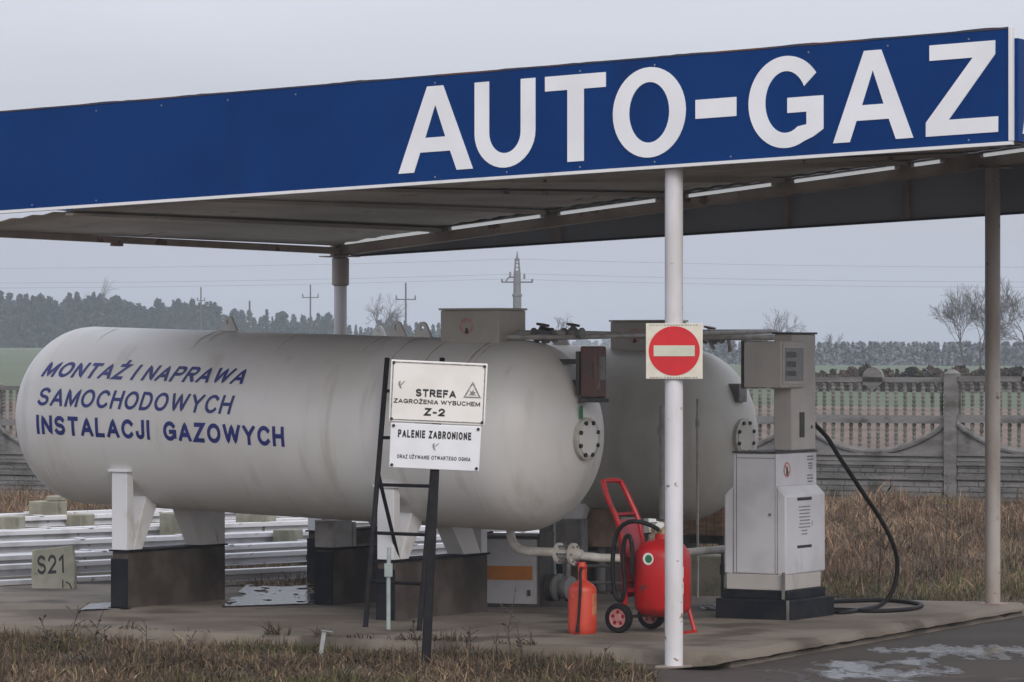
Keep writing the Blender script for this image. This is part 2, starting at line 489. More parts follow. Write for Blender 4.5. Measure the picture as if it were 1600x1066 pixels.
F = 6000.0
def rot2(a):
    return (math.cos(a), math.sin(a))
def px_depth(px, S_):
    return ((px - 800) / S_, F / S_)

# ------------------------------------------------------------------ the land
def land(x, y):
    q = y + 0.62 * x
    t = min(max((y - 33.5 + 0.35 * x) / 13.0, 0), 1)
    t = t * t * (3 - 2 * t)
    base = t * (0.33 + 0.018 * max(-8, min(8, x)))
    if q > 50:
        base += (min(q, 400) - 50) / 450 * (1.9 - 1.35 * math.tanh(x / 18.0))
    return base

def land_sheet(name, m, xs, qs, dz=0.0, rough=0.0):
    mb = MB()
    nx = len(xs)
    for q in qs:
        for x_ in xs:
            y_ = q - 0.62 * x_ if abs(x_) < 200 else q - 0.62 * 200 * (1 if x_ > 0 else -1)
            z_ = land(x_, y_) + dz
            if rough:
                z_ += rough * (noise.noise((x_ * 1.3, y_ * 1.3, 0)) + 0.5 * noise.noise((x_ * 4, y_ * 4, 3)))
            mb.v.append((x_, y_, z_))
    for j in range(len(qs) - 1):
        for i in range(nx - 1):
            a = j * nx + i
            mb.f.append((a, a + 1, a + 1 + nx, a + nx))
    return tag(obj(name, mb, m), kind="structure")
xs_near = sorted(set([-2000, -900, -400, -200, -100, -60, -40, -30, -22] + [-18 + 0.5 * i for i in range(73)] + [22, 30, 40, 60, 100, 200, 400, 900, 2000]))
land_sheet("ground", M['soil'], xs_near, [-300, -100, -40, -10, 5, 12, 16, 18, 20] + [21 + 0.5 * i for i in range(57)] + [49.6])
land_sheet("ploughed_field", M['plough'], xs_near, [49.6, 52, 56, 62, 70, 80, 95, 115])
land_sheet("green_field", M['meadow'], xs_near, [115, 130, 150, 180, 220, 280, 350, 450, 600, 900, 1500, 3000])

# ------------------------------------------------------------------ canopy frame: x to the right along the front fascia, y to the rear
NX, NY = 3.32, 25.53
CA = -R(27.4)
cux, cuy = math.cos(CA), math.sin(CA)
def cw(a, p):                          # a = metres left of the right front corner, p = metres behind the front fascia
    return (NX - a * cux - p * cuy, NY - a * cuy + p * cux)
def a_at(px, p):
    k = (px - 800) / F
    bx, by = NX - p * cuy, NY + p * cux
    return (bx - k * by) / (cux - k * cuy)
LA = 8.65                              # length of the canopy
PB = 6.3                               # depth of the canopy
def fz(a): return 3.583 - 0.0399 * a   # underside of the front fascia
FH = 0.766
def bz(a): return 3.472 - 0.0445 * a   # underside of the back fascia
def tz(a): return 3.174 + (8.56 - a) * 0.1061   # line of the strip lights
can = thing("canopy", "large flat canopy on round posts with blue fascia lettered AUTO-GAZ", "canopy", (NX, NY, 0), CA)
# local coordinates: x = -a, y = p
def L(a, p, z): return (-a, p, z)

# concrete platform below
def plat_poly():
    return [(2.2, 0.29), (2.2, 6.4), (13.5, 4.35), (13.5, 0.29)]
pp = plat_poly()
mb = MB()
n_ = len(pp)
ring = []
for i in range(n_):
    a0, p0 = pp[i]
    a1, p1 = pp[(i + 1) % n_]
    steps = max(2, int(math.hypot(a1 - a0, p1 - p0) / 0.12))
    for k in range(steps):
        t = k / steps
        a_, p_ = a0 + (a1 - a0) * t, p0 + (p1 - p0) * t
        x_, y_ = cw(a_, p_)
        j = 0.03 * noise.noise((x_ * 2.1, y_ * 2.1, 5)) + 0.022 * noise.noise((x_ * 7, y_ * 7, 1))
        ring.append((x_ + j, y_ + j))
k = len(ring)
cx_, cy_ = sum(r[0] for r in ring) / k, sum(r[1] for r in ring) / k
for f_, z_ in ((1.012, -0.05), (1.006, 0.06), (1.0, 0.085), (0.996, 0.1)):
    for (x_, y_) in ring:
        jz = 0.012 * noise.noise((x_ * 3, y_ * 3, 2)) if z_ > 0 else 0
        mb.v.append((cx_ + (x_ - cx_) * f_, cy_ + (y_ - cy_) * f_, z_ + jz * (0.4 if z_ > 0.09 else 1)))
for r_ in range(3):
    for i in range(k):
        j = (i + 1) % k
        mb.f.append((r_ * k + j, r_ * k + i, (r_ + 1) * k + i, (r_ + 1) * k + j))
mb.f.append(tuple(reversed(range(3 * k, 4 * k))))
tag(obj("concrete_platform", mb, M['slab']), kind="structure")

# road and puddles (lower right)
mb = MB()
e0 = cw(2.12, 0.0)
e1 = cw(2.12, 6.5)
e2 = cw(-30, 6.4)
left_edge = [(0.92, 5.0)] + [(0.92 + 0.06 * noise.noise((y_ * 1.5, 0, 0)), y_) for y_ in np.arange(22, 26.6, 0.2)]
poly = left_edge + [e0, e1, e2, (40, 5)]
mb.prism(poly, 0.012, Matrix.Translation((0, 0, -0.008)))
tag(obj("road", mb, M['asphalt']), kind="structure")
def dirt_strip(name, pts, w0, seed):
    b = MB()
    n = len(pts)
    for i, (x_, y_) in enumerate(pts):
        a = pts[max(0, i - 1)]
        c = pts[min(n - 1, i + 1)]
        d = Vector((c[0] - a[0], c[1] - a[1])).normalized()
        nrm = Vector((d.y, -d.x))
        for k in range(7):
            t = k / 6
            wd = w0 * (.7 + .8 * noise.noise((x_ * 1.1, y_ * 1.1, seed)) + .5 * noise.noise((x_ * 4, y_ * 4, seed + 2)))
            hgt = .045 * (1 - t) ** 1.5 + .012 * noise.noise((x_ * 6, y_ * 6, t * 4)) * (1 - t)
            b.v.append((x_ - nrm.x * .05 + nrm.x * t * wd, y_ - nrm.y * .05 + nrm.y * t * wd, .0045 + max(0, hgt) - .02 * (k == 6)))
    for i in range(n - 1):
        for k in range(6):
            q = i * 7 + k
            b.f.append((q, q + 7, q + 8, q + 1))
    return tag(obj(name, b, M['soil']), kind="structure")
dirt_strip("dirt_verge", [cw(2.16, 6.2 - .15 * i) for i in range(43)], .32, 3)
def pool(name, x0, x1, y0, y1, z, cell, inside, m):
    """thin sheet of standing water with a ragged outline, on a fine grid"""
    nx, ny = int((x1 - x0) / cell), int((y1 - y0) / (cell * 2))
    idx, b = {}, MB()
    def vid(i, j):
        if (i, j) not in idx:
            idx[(i, j)] = len(b.v)
            b.v.append((x0 + i * cell + .4 * cell * noise.noise((i * .7, j * .7, 1)), y0 + j * cell * 2, z))
        return idx[(i, j)]
    for i in range(nx):
        for j in range(ny):
            if inside(x0 + (i + .5) * cell, y0 + (j + .5) * cell * 2):
                b.f.append((vid(i, j), vid(i + 1, j), vid(i + 1, j + 1), vid(i, j + 1)))
    return tag(obj(name, b, m), kind="structure")
def road_wet(x_, y_, th=.2):
    v = -9
    for (px, py, rx, ry) in ((1345, 1052, .62, .95), (1500, 1020, .62, .75), (1420, 1036, .3, .35)):
        s0_ = (py - 550) / EYE
        d = math.hypot((x_ - (px - 800) / s0_) / rx, (y_ - F / s0_) / ry)
        v = max(v, .62 - d)
    return v + .6 * noise.noise((x_ * 3.2, y_ * 1.5, 2)) + .75 * noise.noise((x_ * 9, y_ * 2.6, 7)) + .3 * noise.noise((x_ * 22, y_ * 8, 3)) > th
pool("puddle_water", 1.6, 4.2, 24.6, 29.6, .0065, .022, road_wet, M['water'])
pool("damp_patch", 1.3, 4.4, 24.3, 30.0, .0052, .03, lambda x_, y_: road_wet(x_, y_, -.12), M['damp'])
q0, q1 = Vector(px_depth(352, 190.2)), Vector(px_depth(495, 188.0))
def slab_wet(x_, y_):
    t = (x_ - q0.x) / (q1.x - q0.x)
    front = q0.y + (q1.y - q0.y) * t
    if -0.02 < t < 1.02:
        back = front + 2.6 + .5 * noise.noise((x_ * 2.3, 0, 4))
        if not front < y_ < back: return False
        n_ = noise.noise((x_ * 7, y_ * 2.2, 9)) + .5 * noise.noise((x_ * 17, y_ * 5, 3))
        return n_ < .34 - .12 * (y_ > front + 1.2)
    if -1.55 < t < -1.05:
        return front + .15 < y_ < front + 1.0 + .6 * noise.noise((x_ * 3, 0, 4)) and noise.noise((x_ * 6, y_ * 3, 2)) < .3
    return False
pool("puddle_water", -3.7, -1.55, 30.4, 34.5, .1125, .02, slab_wet, M['water'])

# ------------------------------------------------------------------ canopy
def slopebar(name, m, a0, a1, p0, p1, zlo, zhi, parent=can, nseg=1, bevel=0.0):
    """bar along the fascia direction with sloping bottom and top"""
    b = MB()
    for i in range(nseg + 1):
        a_ = a0 + (a1 - a0) * i / nseg
        for (p_, z_) in ((p0, zlo(a_)), (p1, zlo(a_)), (p1, zhi(a_)), (p0, zhi(a_))):
            b.v.append(L(a_, p_, z_))
    for i in range(nseg):
        o_ = 4 * i
        for j in range(4):
            jj = (j + 1) % 4
            b.f.append((o_ + j, o_ + jj, o_ + 4 + jj, o_ + 4 + j))
    b.f += [(3, 2, 1, 0), tuple(4 * nseg + j for j in range(4))]
    bm = bmesh.new()
    o = obj(name, b, m, parent, bevel=bevel)
    bm.from_mesh(o.data)
    bmesh.ops.recalc_face_normals(bm, faces=bm.faces)
    bm.to_mesh(o.data)
    bm.free()
    return o
ff = slopebar("front_fascia", M['blue'], 0.02, LA, 0.0, 0.05, lambda a: fz(a) + 0.02, lambda a: fz(a) + FH, nseg=40)
slopebar("bottom_trim", M['trim'], 0.0, LA, -0.012, 0.05, lambda a: fz(a) - 0.004, lambda a: fz(a) + 0.018, ff)
slopebar("top_edge", M['rustedge'], 0.02, LA, -0.004, 0.06, lambda a: fz(a) + FH + 0.001, lambda a: fz(a) + FH + 0.012 + 0.012 * max(0, noise.noise((a * 2.3, 0, 0)) + 0.35 * noise.noise((a * 17, 0, 0))), ff, nseg=160)
for i in range(15):
    a_ = .3 + i * .58
    for hh in (.045, .72):
        if rng.random() < .45:
            obj("fixing", MB().cyl(L(a_, -.004, fz(a_) + hh), L(a_, .0005, fz(a_) + hh), .006, n=8), M['galv'], ff)
# right side fascia
mb = MB()
zb, zt = fz(0) + 0.02, fz(0) + FH
mb.add([L(0.02, 0.052, zb), L(0.02, PB, 3.49), L(0.02, PB, 4.25), L(0.02, 0.052, zt - .06), L(-0.03, 0.052, zb), L(-0.03, PB, 3.49), L(-0.03, PB, 4.25), L(-0.03, 0.052, zt - .06)],
       [(0, 1, 2, 3), (7, 6, 5, 4), (0, 4, 5, 1), (1, 5, 6, 2), (2, 6, 7, 3), (3, 7, 4, 0)])
sf = obj("side_fascia", mb, M['blue'], can)
mb = MB().box(-0.018, 0.004, -0.012, 0.05, fz(0) + 0.02, fz(0) + FH + 0.015)
obj("corner_trim", mb, M['trim'], can, bevel=0.003)
mb = MB()
mb.box(-LA - 0.04, -LA - 0.001, 0.0, PB, 3.34, 4.0)
obj("side_fascia", mb, M['blue'], can)
bf = slopebar("back_fascia", M['fascia_back'], 0.0, LA, PB, PB + 0.04, lambda a: bz(a), lambda a: bz(a) + 0.80)
slopebar("bottom_trim", M['rustedge'], 0.0, LA, PB - 0.03, PB + 0.05, lambda a: bz(a) - 0.018, lambda a: bz(a) - 0.001, bf)
for px in (880, 1058, 1236, 1424):
    mb = MB()
    a_ = a_at(px, PB)
    mb.box(-a_ - 0.055, -a_ + 0.0, PB - 0.06, PB - 0.001, bz(a_) + 0.0, bz(a_) + 0.78)
    obj("stiffener", mb, M['beam'], can)
# roof sheet
mb = MB()
NA, NP = 180, 12
def roofz(a, p):
    z0 = fz(a) + 0.028
    z1 = tz(a) + 0.06
    t = min(p / 5.98, 1.06)
    e_ = min(max((a - 5.8) / 2.85, 0), 1)
    return z0 + (z1 - z0) * t - (.125 - .055 * t) * e_ * e_
for i in range(NA + 1):
    a_ = 0.02 + (LA - 0.03) * i / NA
    for j in range(NP + 1):
        p_ = 0.05 + (PB - 0.06) * j / NP
        mb.v.append(L(a_, p_, roofz(a_, p_) + 0.006 * math.cos(i * math.pi / 2)))
for i in range(NA):
    for j in range(NP):
        q = i * (NP + 1) + j
        mb.f.append((q, q + 1, q + NP + 2, q + NP + 1))
ro = obj("roof_sheet", mb, M['sheet'], can)
so = ro.modifiers.new("Solid", 'SOLIDIFY')
so.thickness = 0.006
so.offset = 1
# main beam at the rear posts, edge beam and purlins
slopebar("beam", M['beam'], 0.25, LA + 0.02, 5.93, 6.05, lambda a: tz(a) - 0.10, lambda a: tz(a) + 0.035, bevel=0.004)
mb = MB()
za, zc = 3.10, 3.085
mb.add([L(LA, 0.06, za), L(LA, 5.92, zc), L(LA - 0.09, 5.92, zc), L(LA - 0.09, 0.06, za), L(LA, 0.06, za + .05), L(LA, 5.92, zc + .06), L(LA - 0.09, 5.92, zc + .06), L(LA - 0.09, 0.06, za + .05)],
       [(0, 1, 2, 3), (7, 6, 5, 4), (0, 4, 5, 1), (1, 5, 6, 2), (2, 6, 7, 3), (3, 7, 4, 0)])
mb.box(-LA + 0.0, -LA + 0.05, 2.3, 2.42, 3.07, 3.093)
obj("beam", mb, M['beam'], can)
for px in (688, 861, 1052, 1223, 1415, 1508):
    a_ = a_at(px, 5.95)
    mb = MB()
    def pz(p): return roofz(a_, p) - 0.012
    vs = []
    for aa in (a_ - 0.035, a_ + 0.035):
        for p_, d_ in ((0.06, 0.018), (0.06, 0), (5.92, 0), (5.92, 0.035)):
            vs.append(L(aa, p_, pz(p_) - d_))
    mb.add(vs, [(0, 1, 2, 3), (7, 6, 5, 4), (0, 4, 5, 1), (1, 5, 6, 2), (2, 6, 7, 3), (3, 7, 4, 0)])
    obj("purlin", mb, M['sheet'], can)
# posts
def post(a, p, z0, z1, m, r=0.064, collar=False, plate=True):
    b = MB().cyl(L(a, p, z0), L(a, p, z1), r, n=28)
    o = obj("post", b, m, can)
    if collar:
        obj("collar", MB().lathe([(0, r), (0.012, r + .02), (0.25, r + 0.02), (0.262, r)], L(a, p, z1 - 0.275), (0, 0, 1), 28), M['post_brown'], o)
    if plate:
        obj("top_plate", MB().box(-a - .17, -a + .15, p - .1, p + .1, z1 - 0.012, z1 - 0.001), M['beam'], o, bevel=0.003)
    obj("foot_plate", MB().box(-a - .10, -a + .10, p - .10, p + .10, z0 - .01, z0 + .012), M['beam'], o, bevel=0.003)
    return o
AP = a_at(1053, 0.12)
BP = a_at(1551, 5.98)
CP = a_at(532, 5.98)
post(AP, 0.12, 0.0, fz(AP) + 0.03, M['post'], 0.0635, plate=False)
post(BP, 5.98, 0.1, tz(BP) - 0.10, M['post_brown'], 0.064)
post(CP, 5.98, 0.1, tz(CP) - 0.10, M['post'], 0.058, collar=True)
post(8.5, 0.12, 0.0, fz(8.5) + 0.03, M['post'], 0.0635, plate=False)

# fascia lettering, drawn from the plan of each letter
def arc(cx, cy, rx, ry, t0, t1, n=18):
    return [(cx + rx * math.cos(R(t0 + (t1 - t0) * i / n)), cy + ry * math.sin(R(t0 + (t1 - t0) * i / n))) for i in range(n + 1)]
GLY = {
    'A': ([(0, 0), (.215, 0), (.30, .23), (.71, .23), (.80, 0), (1.02, 0), (.615, 1), (.395, 1)], [[(.37, .40), (.645, .40), (.507, .78)]]),
    'U': ([(0, 1)] + arc(.5, .40, .5, .415, 180, 360) + [(1, 1), (.76, 1)] + arc(.5, .40, .26, .245, 360, 180) + [(.24, 1)], []),
    'T': ([(.37, 0), (.64, 0), (.64, .83), (1, .83), (1, 1), (0, 1), (0, .83), (.37, .83)], []),
    'O': (arc(.5, .5, .5, .515, 0, 360, 44)[:-1], [arc(.5, .5, .275, .345, 0, 360, 36)[:-1]]),
    '-': ([(0, 0), (1, 0), (1, 1), (0, 1)], []),
    'G': (arc(.5, .5, .5, .515, 36, 298, 40) + [(.87, .095), (1.0, .17), (1.0, .545), (.52, .545), (.52, .375), (.775, .375), (.775, .235)] + arc(.5, .5, .275, .345, 305, 28, 30), []),
    'Z': ([(0, 0), (1, 0), (1, .17), (.32, .17), (.96, .85), (.96, 1), (.05, 1), (.05, .83), (.65, .83), (0, .155)], []),
}
WORD = [('A', 623, 737), ('U', 742, 837), ('T', 852, 947), ('O', 958, 1072), ('-', 1087, 1151), ('G', 1170, 1287), ('A', 1302, 1425), ('Z', 1447, 1560)]
def letters(fn, spans):
    b = MB()
    for g, s0, s1 in spans:
        poly, holes = GLY[g]
        lo, hi = (0.385, 0.60) if g == '-' else (0, 1)
        sub = MB().prism(poly, 0.005, None, holes)
        b.add([fn(s0 + (s1 - s0) * v[0], lo + (hi - lo) * v[1], v[2]) for v in sub.v], sub.f)
    return b
spans = [(g, a_at(x0, 0), a_at(x1, 0)) for g, x0, x1 in WORD]
CAP = 0.612
obj("lettering", letters(lambda a, v, d: L(a, -0.001 - d, fz(a) + 0.086 + CAP * v), spans), M['vinyl'], ff, smooth=False)
off = [((s0 - 2.9) * -1, (s1 - 2.9) * -1) for g, s0, s1 in spans]
ps = 0.17
pmax = spans[0][1]
sp2 = []
for g, s0, s1 in spans:
    sp2.append((g, ps + (spans[0][1] - s0), ps + (spans[0][1] - s1)))
x_first = sp2[0][1]
sp2 = [(g, s0 - x_first + 0.13, s1 - x_first + 0.13) for g, s0, s1 in sp2]
obj("lettering", letters(lambda p, v, d: L(-0.031 - d, p, fz(0) - 0.014 * p + 0.075 + CAP * v), sp2), M['vinyl'], sf, smooth=False)
# strip lights along the rear beam
tub = [(535, 676), (702, 850), (872, 1030), (1072, 1211), (1237, 1404), (1424, 1475), (1532, 1640)]
where = ["leftmost strip light, by the rear left post", "second strip light from the rear left post", "third strip light from the rear left post",
         "strip light seen just right of the front white post", "longest looking strip light between front post and right post", "short looking strip light left of the right post", "strip light cut by the right edge of the photo"]
for (x0, x1), lb in zip(tub, where):
    a0, a1 = a_at(x0, 5.88), a_at(x1, 5.88)
    ac = (a0 + a1) / 2
    wx, wy = cw(ac, 5.88)
    t = thing("strip_light", "white " + lb, "strip light", (wx, wy, tz(ac)), CA, "strip lights under the canopy")
    dz_ = 0.1061
    h = (a0 - a1) / 2
    def sl(x_): return x_ * dz_
    b = MB()
    b.add([(-h, .015, sl(-h) - .010), (h, .015, sl(h) - .010), (h, .047, sl(h) - .010), (-h, .047, sl(-h) - .010), (-h, .015, sl(-h) + .022), (h, .015, sl(h) + .022), (h, .047, sl(h) + .022), (-h, .047, sl(-h) + .022)],
          [(3, 2, 1, 0), (4, 5, 6, 7), (0, 1, 5, 4), (1, 2, 6, 5), (2, 3, 7, 6), (3, 0, 4, 7)])
    obj("housing", b, M['lamp'], t)
    obj("lamp_tube", MB().cyl((-h + .03, 0, sl(-h + .03)), (h - .03, 0, sl(h - .03)), 0.0145, n=12), M['tube'], t)
    for e_ in (-1, 1):
        obj("end_cap", MB().cyl((e_ * h, 0, sl(e_ * h)), (e_ * (h - .03), 0, sl(e_ * (h - .03))), 0.0175, n=12), M['lamp'], t)

# ------------------------------------------------------------------ gas tanks
TA = -R(33.5)
tux, tuy = math.cos(TA), math.sin(TA)
TR, TL = 0.75, 4.59
XR, XL, HD = -0.108, -4.466, 0.58
def make_tank(loc, zr, tilt, label, mt, text):
    root = thing("gas_tank", label, "gas tank", (loc[0], loc[1], 0.1), TA, "horizontal gas tanks on concrete piers")
    def ax(x): return zr - 0.1 - x * tilt        # axis height in the local frame
    q = Vector((1, 0, -tilt)).normalized()
    prof = [(XL - HD * math.cos(t), TR * math.sin(t)) for t in np.linspace(0, math.pi / 2, 26)]
    prof += [(XL + (XR - XL) * k / 14, TR) for k in range(1, 14)]
    prof += [(XR + HD * math.sin(t), TR * math.cos(t)) for t in np.linspace(0, math.pi / 2, 26)]
    prof[0] = (prof[0][0], 0)
    prof[-1] = (prof[-1][0], 0)
    sh = obj("shell", MB().lathe(prof, (0, 0, ax(0)), q, 96), mt, root)
    for xx in (XR, XL, (XR + XL) / 2):
        obj("weld_seam", MB().lathe([(xx - .007, TR - .002), (xx - .003, TR + .0015), (xx + .003, TR + .0015), (xx + .007, TR - .002)], (0, 0, ax(0)), q, 96), mt, sh)
    # manhole neck, flange and bolts at the right end
    tip = Vector((XR + HD, 0, ax(XR + HD)))
    nk = obj("neck", MB().cyl(tip - q * 0.1, tip + q * 0.03, 0.13, n=32), mt, root)
    fl = obj("flange", MB().lathe([(-.03, 0.0), (-.03, 0.165), (-.006, 0.165), (-.005, 0.162), (-.001, 0.162), (0.0, 0.165), (0.022, 0.165), (0.025, 0.16), (0.025, 0)], tip, q, 48), M['flange'], nk)
    side = Vector((0, 1, 0))
    upv = q.cross(side)
    for k_ in range(8):
        t = math.pi * 2 * (k_ + 0.5) / 8
        c = tip + side * (0.133 * math.cos(t)) + upv * (0.133 * math.sin(t))
        obj("bolt", MB().cyl(c - q * 0.02, c + q * 0.042, 0.018, n=6), M['bolt'], fl)
    # saddles: two posts with inclined plates on each pier
    for xs_ in (-3.73, -1.05):
        zt = ax(xs_)
        b = MB()
        b.box(xs_ - .0, xs_ + .16, -.655, -.57, 0.46, zt - 0.43)
        b.box(xs_ - .03, xs_ + .19, -.675, -.55, zt - .43, zt - .405)
        b.add([(xs_, -.57, .46), (xs_ + .16, -.57, .46), (xs_ + .16, -.40, zt - .62), (xs_, -.40, zt - .62), (xs_, -.46, .46), (xs_ + .16, -.46, .46), (xs_ + .16, -.25, zt - .69), (xs_, -.25, zt - .69)],
              [(0, 3, 2, 1), (4, 5, 6, 7), (0, 1, 5, 4), (1, 2, 6, 5), (2, 3, 7, 6), (3, 0, 4, 7)])
        obj("saddle", b, M['whitepaint'], root, bevel=0.004)
        b = MB()
        b.box(xs_ - .0, xs_ + .16, .57, .655, 0.46, zt - 0.43)
        b.box(xs_ - .03, xs_ + .19, .55, .675, zt - .43, zt - .405)
        b.add([(xs_, .57, .46), (xs_ + .16, .57, .46), (xs_ + .16, .36, zt - .64), (xs_, .36, zt - .64), (xs_, .33, .46), (xs_ + .16, .33, .46), (xs_ + .16, .12, zt - .725), (xs_, .12, zt - .725)],
              [(0, 1, 2, 3), (7, 6, 5, 4), (4, 5, 1, 0), (5, 6, 2, 1), (6, 7, 3, 2), (7, 4, 0, 3)])
        obj("saddle", b, mt, root, bevel=0.004)
    # lifting lugs
    for xl in ((-3.02, -1.32, -1.07) if text else (-3.4, -1.4)):
        pts = [(-.095, 0)] + arc(0, .088, .046, .046, 160, 20, 10) + [(.095, 0)]
        mx = Matrix.Translation((xl, 0, ax(xl) + TR - .012)) @ Matrix(((1, 0, 0, 0), (0, 0, -1, 0.012), (0, 1, 0, 0), (0, 0, 0, 1)))
        obj("lifting_lug", MB().prism(pts, 0.025, mx, [arc(0, .084, .02, .02, 0, 360, 14)[:-1]]), mt, sh)
    # valve housing on the crown
    zt = ax(-.5) + TR
    vb = obj("valve_box", MB().box(-.77, -.21, -.19, .19, zt - .05, zt + .225), M['boxpaint'], root, bevel=0.01)
    obj("box_lid", MB().box(-.78, -.20, -.2, .2, zt + .226, zt + .242), M['boxpaint'], vb, bevel=0.004)
    ring_ = MB().prism(arc(0, 0, .062, .062, 0, 360, 28)[:-1], .002, Matrix.Translation((-.52, -.1905, zt + .10)) @ Matrix.Rotation(R(90), 4, 'X'), [arc(0, 0, .05, .05, 0, 360, 28)[:-1]])
    ring_.box(-.56, -.475, -.1925, -.1905, zt + .13, zt + .136)
    obj("no_smoking_sticker", ring_, M['redink'], vb, smooth=False)
    obj("box_lock", MB().cyl((-.515, -.196, zt + .055), (-.515, -.19, zt + .055), .016, n=10).box(-.522, -.508, -.2, -.19, zt + .055, zt + .085), M['ink'], vb)
    return root, ax, sh
tank1, ax1, shell1 = make_tank((0.18, 30.07), 1.538, 0.0281, "nearer white gas tank lettered MONTAŻ I NAPRAWA SAMOCHODOWYCH INSTALACJI GAZOWYCH", M['tank'], True)
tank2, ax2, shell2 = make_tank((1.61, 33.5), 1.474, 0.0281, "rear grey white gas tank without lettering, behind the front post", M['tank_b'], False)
def tank_x(px, phi):
    """local x along tank 1 of the surface point seen at a photo column"""
    lo, hi = -TL - .3, .3
    for _ in range(40):
        m_ = (lo + hi) / 2
        y_ = -TR * math.cos(phi)
        X = .18 + m_ * tux - y_ * tuy
        Y = 30.07 + m_ * tuy + y_ * tux
        if 800 + F * X / Y < px: lo = m_
        else: hi = m_
    return (lo + hi) / 2
def on_shell(x_, f_, lift):
    r = TR
    if x_ < XL: r = TR * math.sqrt(max(0.05, 1 - ((XL - x_) / HD) ** 2))
    if x_ > XR: r = TR * math.sqrt(max(0.05, 1 - ((x_ - XR) / HD) ** 2))
    r += lift
    return (x_, -r * math.cos(f_), ax1(x_) + r * math.sin(f_))
def tank_text(s, px0, px1, phi_deg, caph, shear, bold, name="lettering"):
    ph = R(phi_deg)
    x0, x1 = tank_x(px0, ph), tank_x(px1, ph)
    mb = MB()
    vs, fs, tw = stroke_text(s, bold, .17, .92, .42)
    P = []
    for u, v, ly in vs:
        x_ = x0 + (x1 - x0) * u + shear * (v - .5) * caph
        f_ = ph + (v - 0.5) * caph / TR
        P.append(on_shell(x_, f_, .003 + .0006 * ly))
    mb.add(P, fs)
    obj(name, mb, M['navy'], shell1, smooth=False)
tank_text("MONTAŻ I NAPRAWA", 72, 386, 32.0, 0.150, 0.36, 0.20)
tank_text("SAMOCHODOWYCH", 61, 363, 13.0, 0.155, 0.20, 0.175)
tank_text("INSTALACJI  GAZOWYCH", 57, 444, -5.0, 0.160, 0.0, 0.22)
obj("data_plate", MB().add([on_shell(x_, f_, .006) for f_ in (R(4), R(7), R(10)) for x_ in (-.62, -.5, -.42)], [(0, 1, 4, 3), (1, 2, 5, 4), (3, 4, 7, 6), (4, 5, 8, 7)]), M['cab'], shell1)
def run(x_, f0, f1, wd, seed):
    vs = []
    n = 16
    for i in range(n + 1):
        f_ = R(f0 + (f1 - f0) * i / n)
        h_ = wd * (1 - .8 * i / n) * (.7 + .5 * noise.noise((i * .6, seed, 0)))
        xx = x_ + .012 * noise.noise((i * .25, seed, 5))
        vs += [on_shell(xx - h_, f_, .0022), on_shell(xx + h_, f_, .0022)]
    return MB().add(vs, [(2 * i, 2 * i + 1, 2 * i + 3, 2 * i + 2) for i in range(n)])
RUST = mat("rust_run", (0.36, 0.315, 0.26, 1), 0.7, (0.46, 0.43, 0.385, 1), 14)
for x_, f0, f1, wd in ((-3.06, 88, 52, .016), (-2.97, 88, 60, .010), (-1.36, 86, 56, .012), (-1.03, 86, 48, .014), (-.7, 76, 30, .012), (-.3, 76, 22, .016), (-.24, 70, 44, .009), (-2.2, 80, 50, .008), (-4.1, 80, 58, .009)):
    obj("rust_run", run(x_, f0, f1, wd, x_), RUST, shell1)
# dark red instrument housing on the dome of tank 1, and a grey one on tank 2
gz = ax1(.5) + .52
g1 = obj("gauge_cover", MB().box(.47, .62, -.085, .07, gz - .20, gz + .20), M['rustred'], tank1, bevel=0.014)
obj("name_plate", MB().box(.621, .626, -.05, .04, gz - .06, gz + .12), M['machine'], g1)
obj("name_plate", MB().box(.51, .59, -.0905, -.0855, gz - .06, gz + .08), M['rustred'], g1)
obj("cover_base", MB().box(.46, .635, -.095, .08, gz - .235, gz - .2005), M['dark'], g1, bevel=0.006)
obj("gauge_bracket", MB().box(.2, .469, -.03, .03, gz - .12, gz - .06).box(.1, .469, -.03, .03, gz + .06, gz + .1).box(.44, .4695, -.1, .05, gz - .18, gz + .16), M['dark'], tank1, bevel=0.004)
obj("green_tag", MB().box(.47, .478, -.09, -.05, gz - .36, gz - .26), M['green'], tank1)
g2 = obj("gauge_cover", MB().box(.34, .47, -.07, .07, ax2(.3) + .30, ax2(.3) + .46), M['machine'], tank2, bevel=0.01)

# concrete piers, four of them
def pier(root_loc, x0, label, y0=-.66, y1=.66):
    c = math.cos(TA); s_ = math.sin(TA)
    x_ = root_loc[0] + x0 * tux
    y_ = root_loc[1] + x0 * tuy
    t = thing("concrete_pier", label, "concrete pier", (x_, y_, 0.1), TA, "concrete piers under the tanks")
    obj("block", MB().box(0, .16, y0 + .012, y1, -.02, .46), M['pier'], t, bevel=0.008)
    obj("painted_end", MB().box(-.006, .166, y0, y0 + .011, 0.0, .40), M['tar'], t)
    obj("cap_plate", MB().box(-.02, .18, y0 - .01, y1 + .01, .461, .475), M['tar'], t)
    return t
pier((0.18, 30.07), -3.73, "low concrete pier with black painted end, under left half of the lettered tank")
pier((0.18, 30.07), -1.05, "low concrete pier with black end beside the black ladder")
pier((1.61, 33.5), -3.73, "low concrete pier with black end under left half of the rear tank")
pier((1.61, 33.5), -1.05, "low concrete pier of the rear tank, behind the red cart extinguisher")

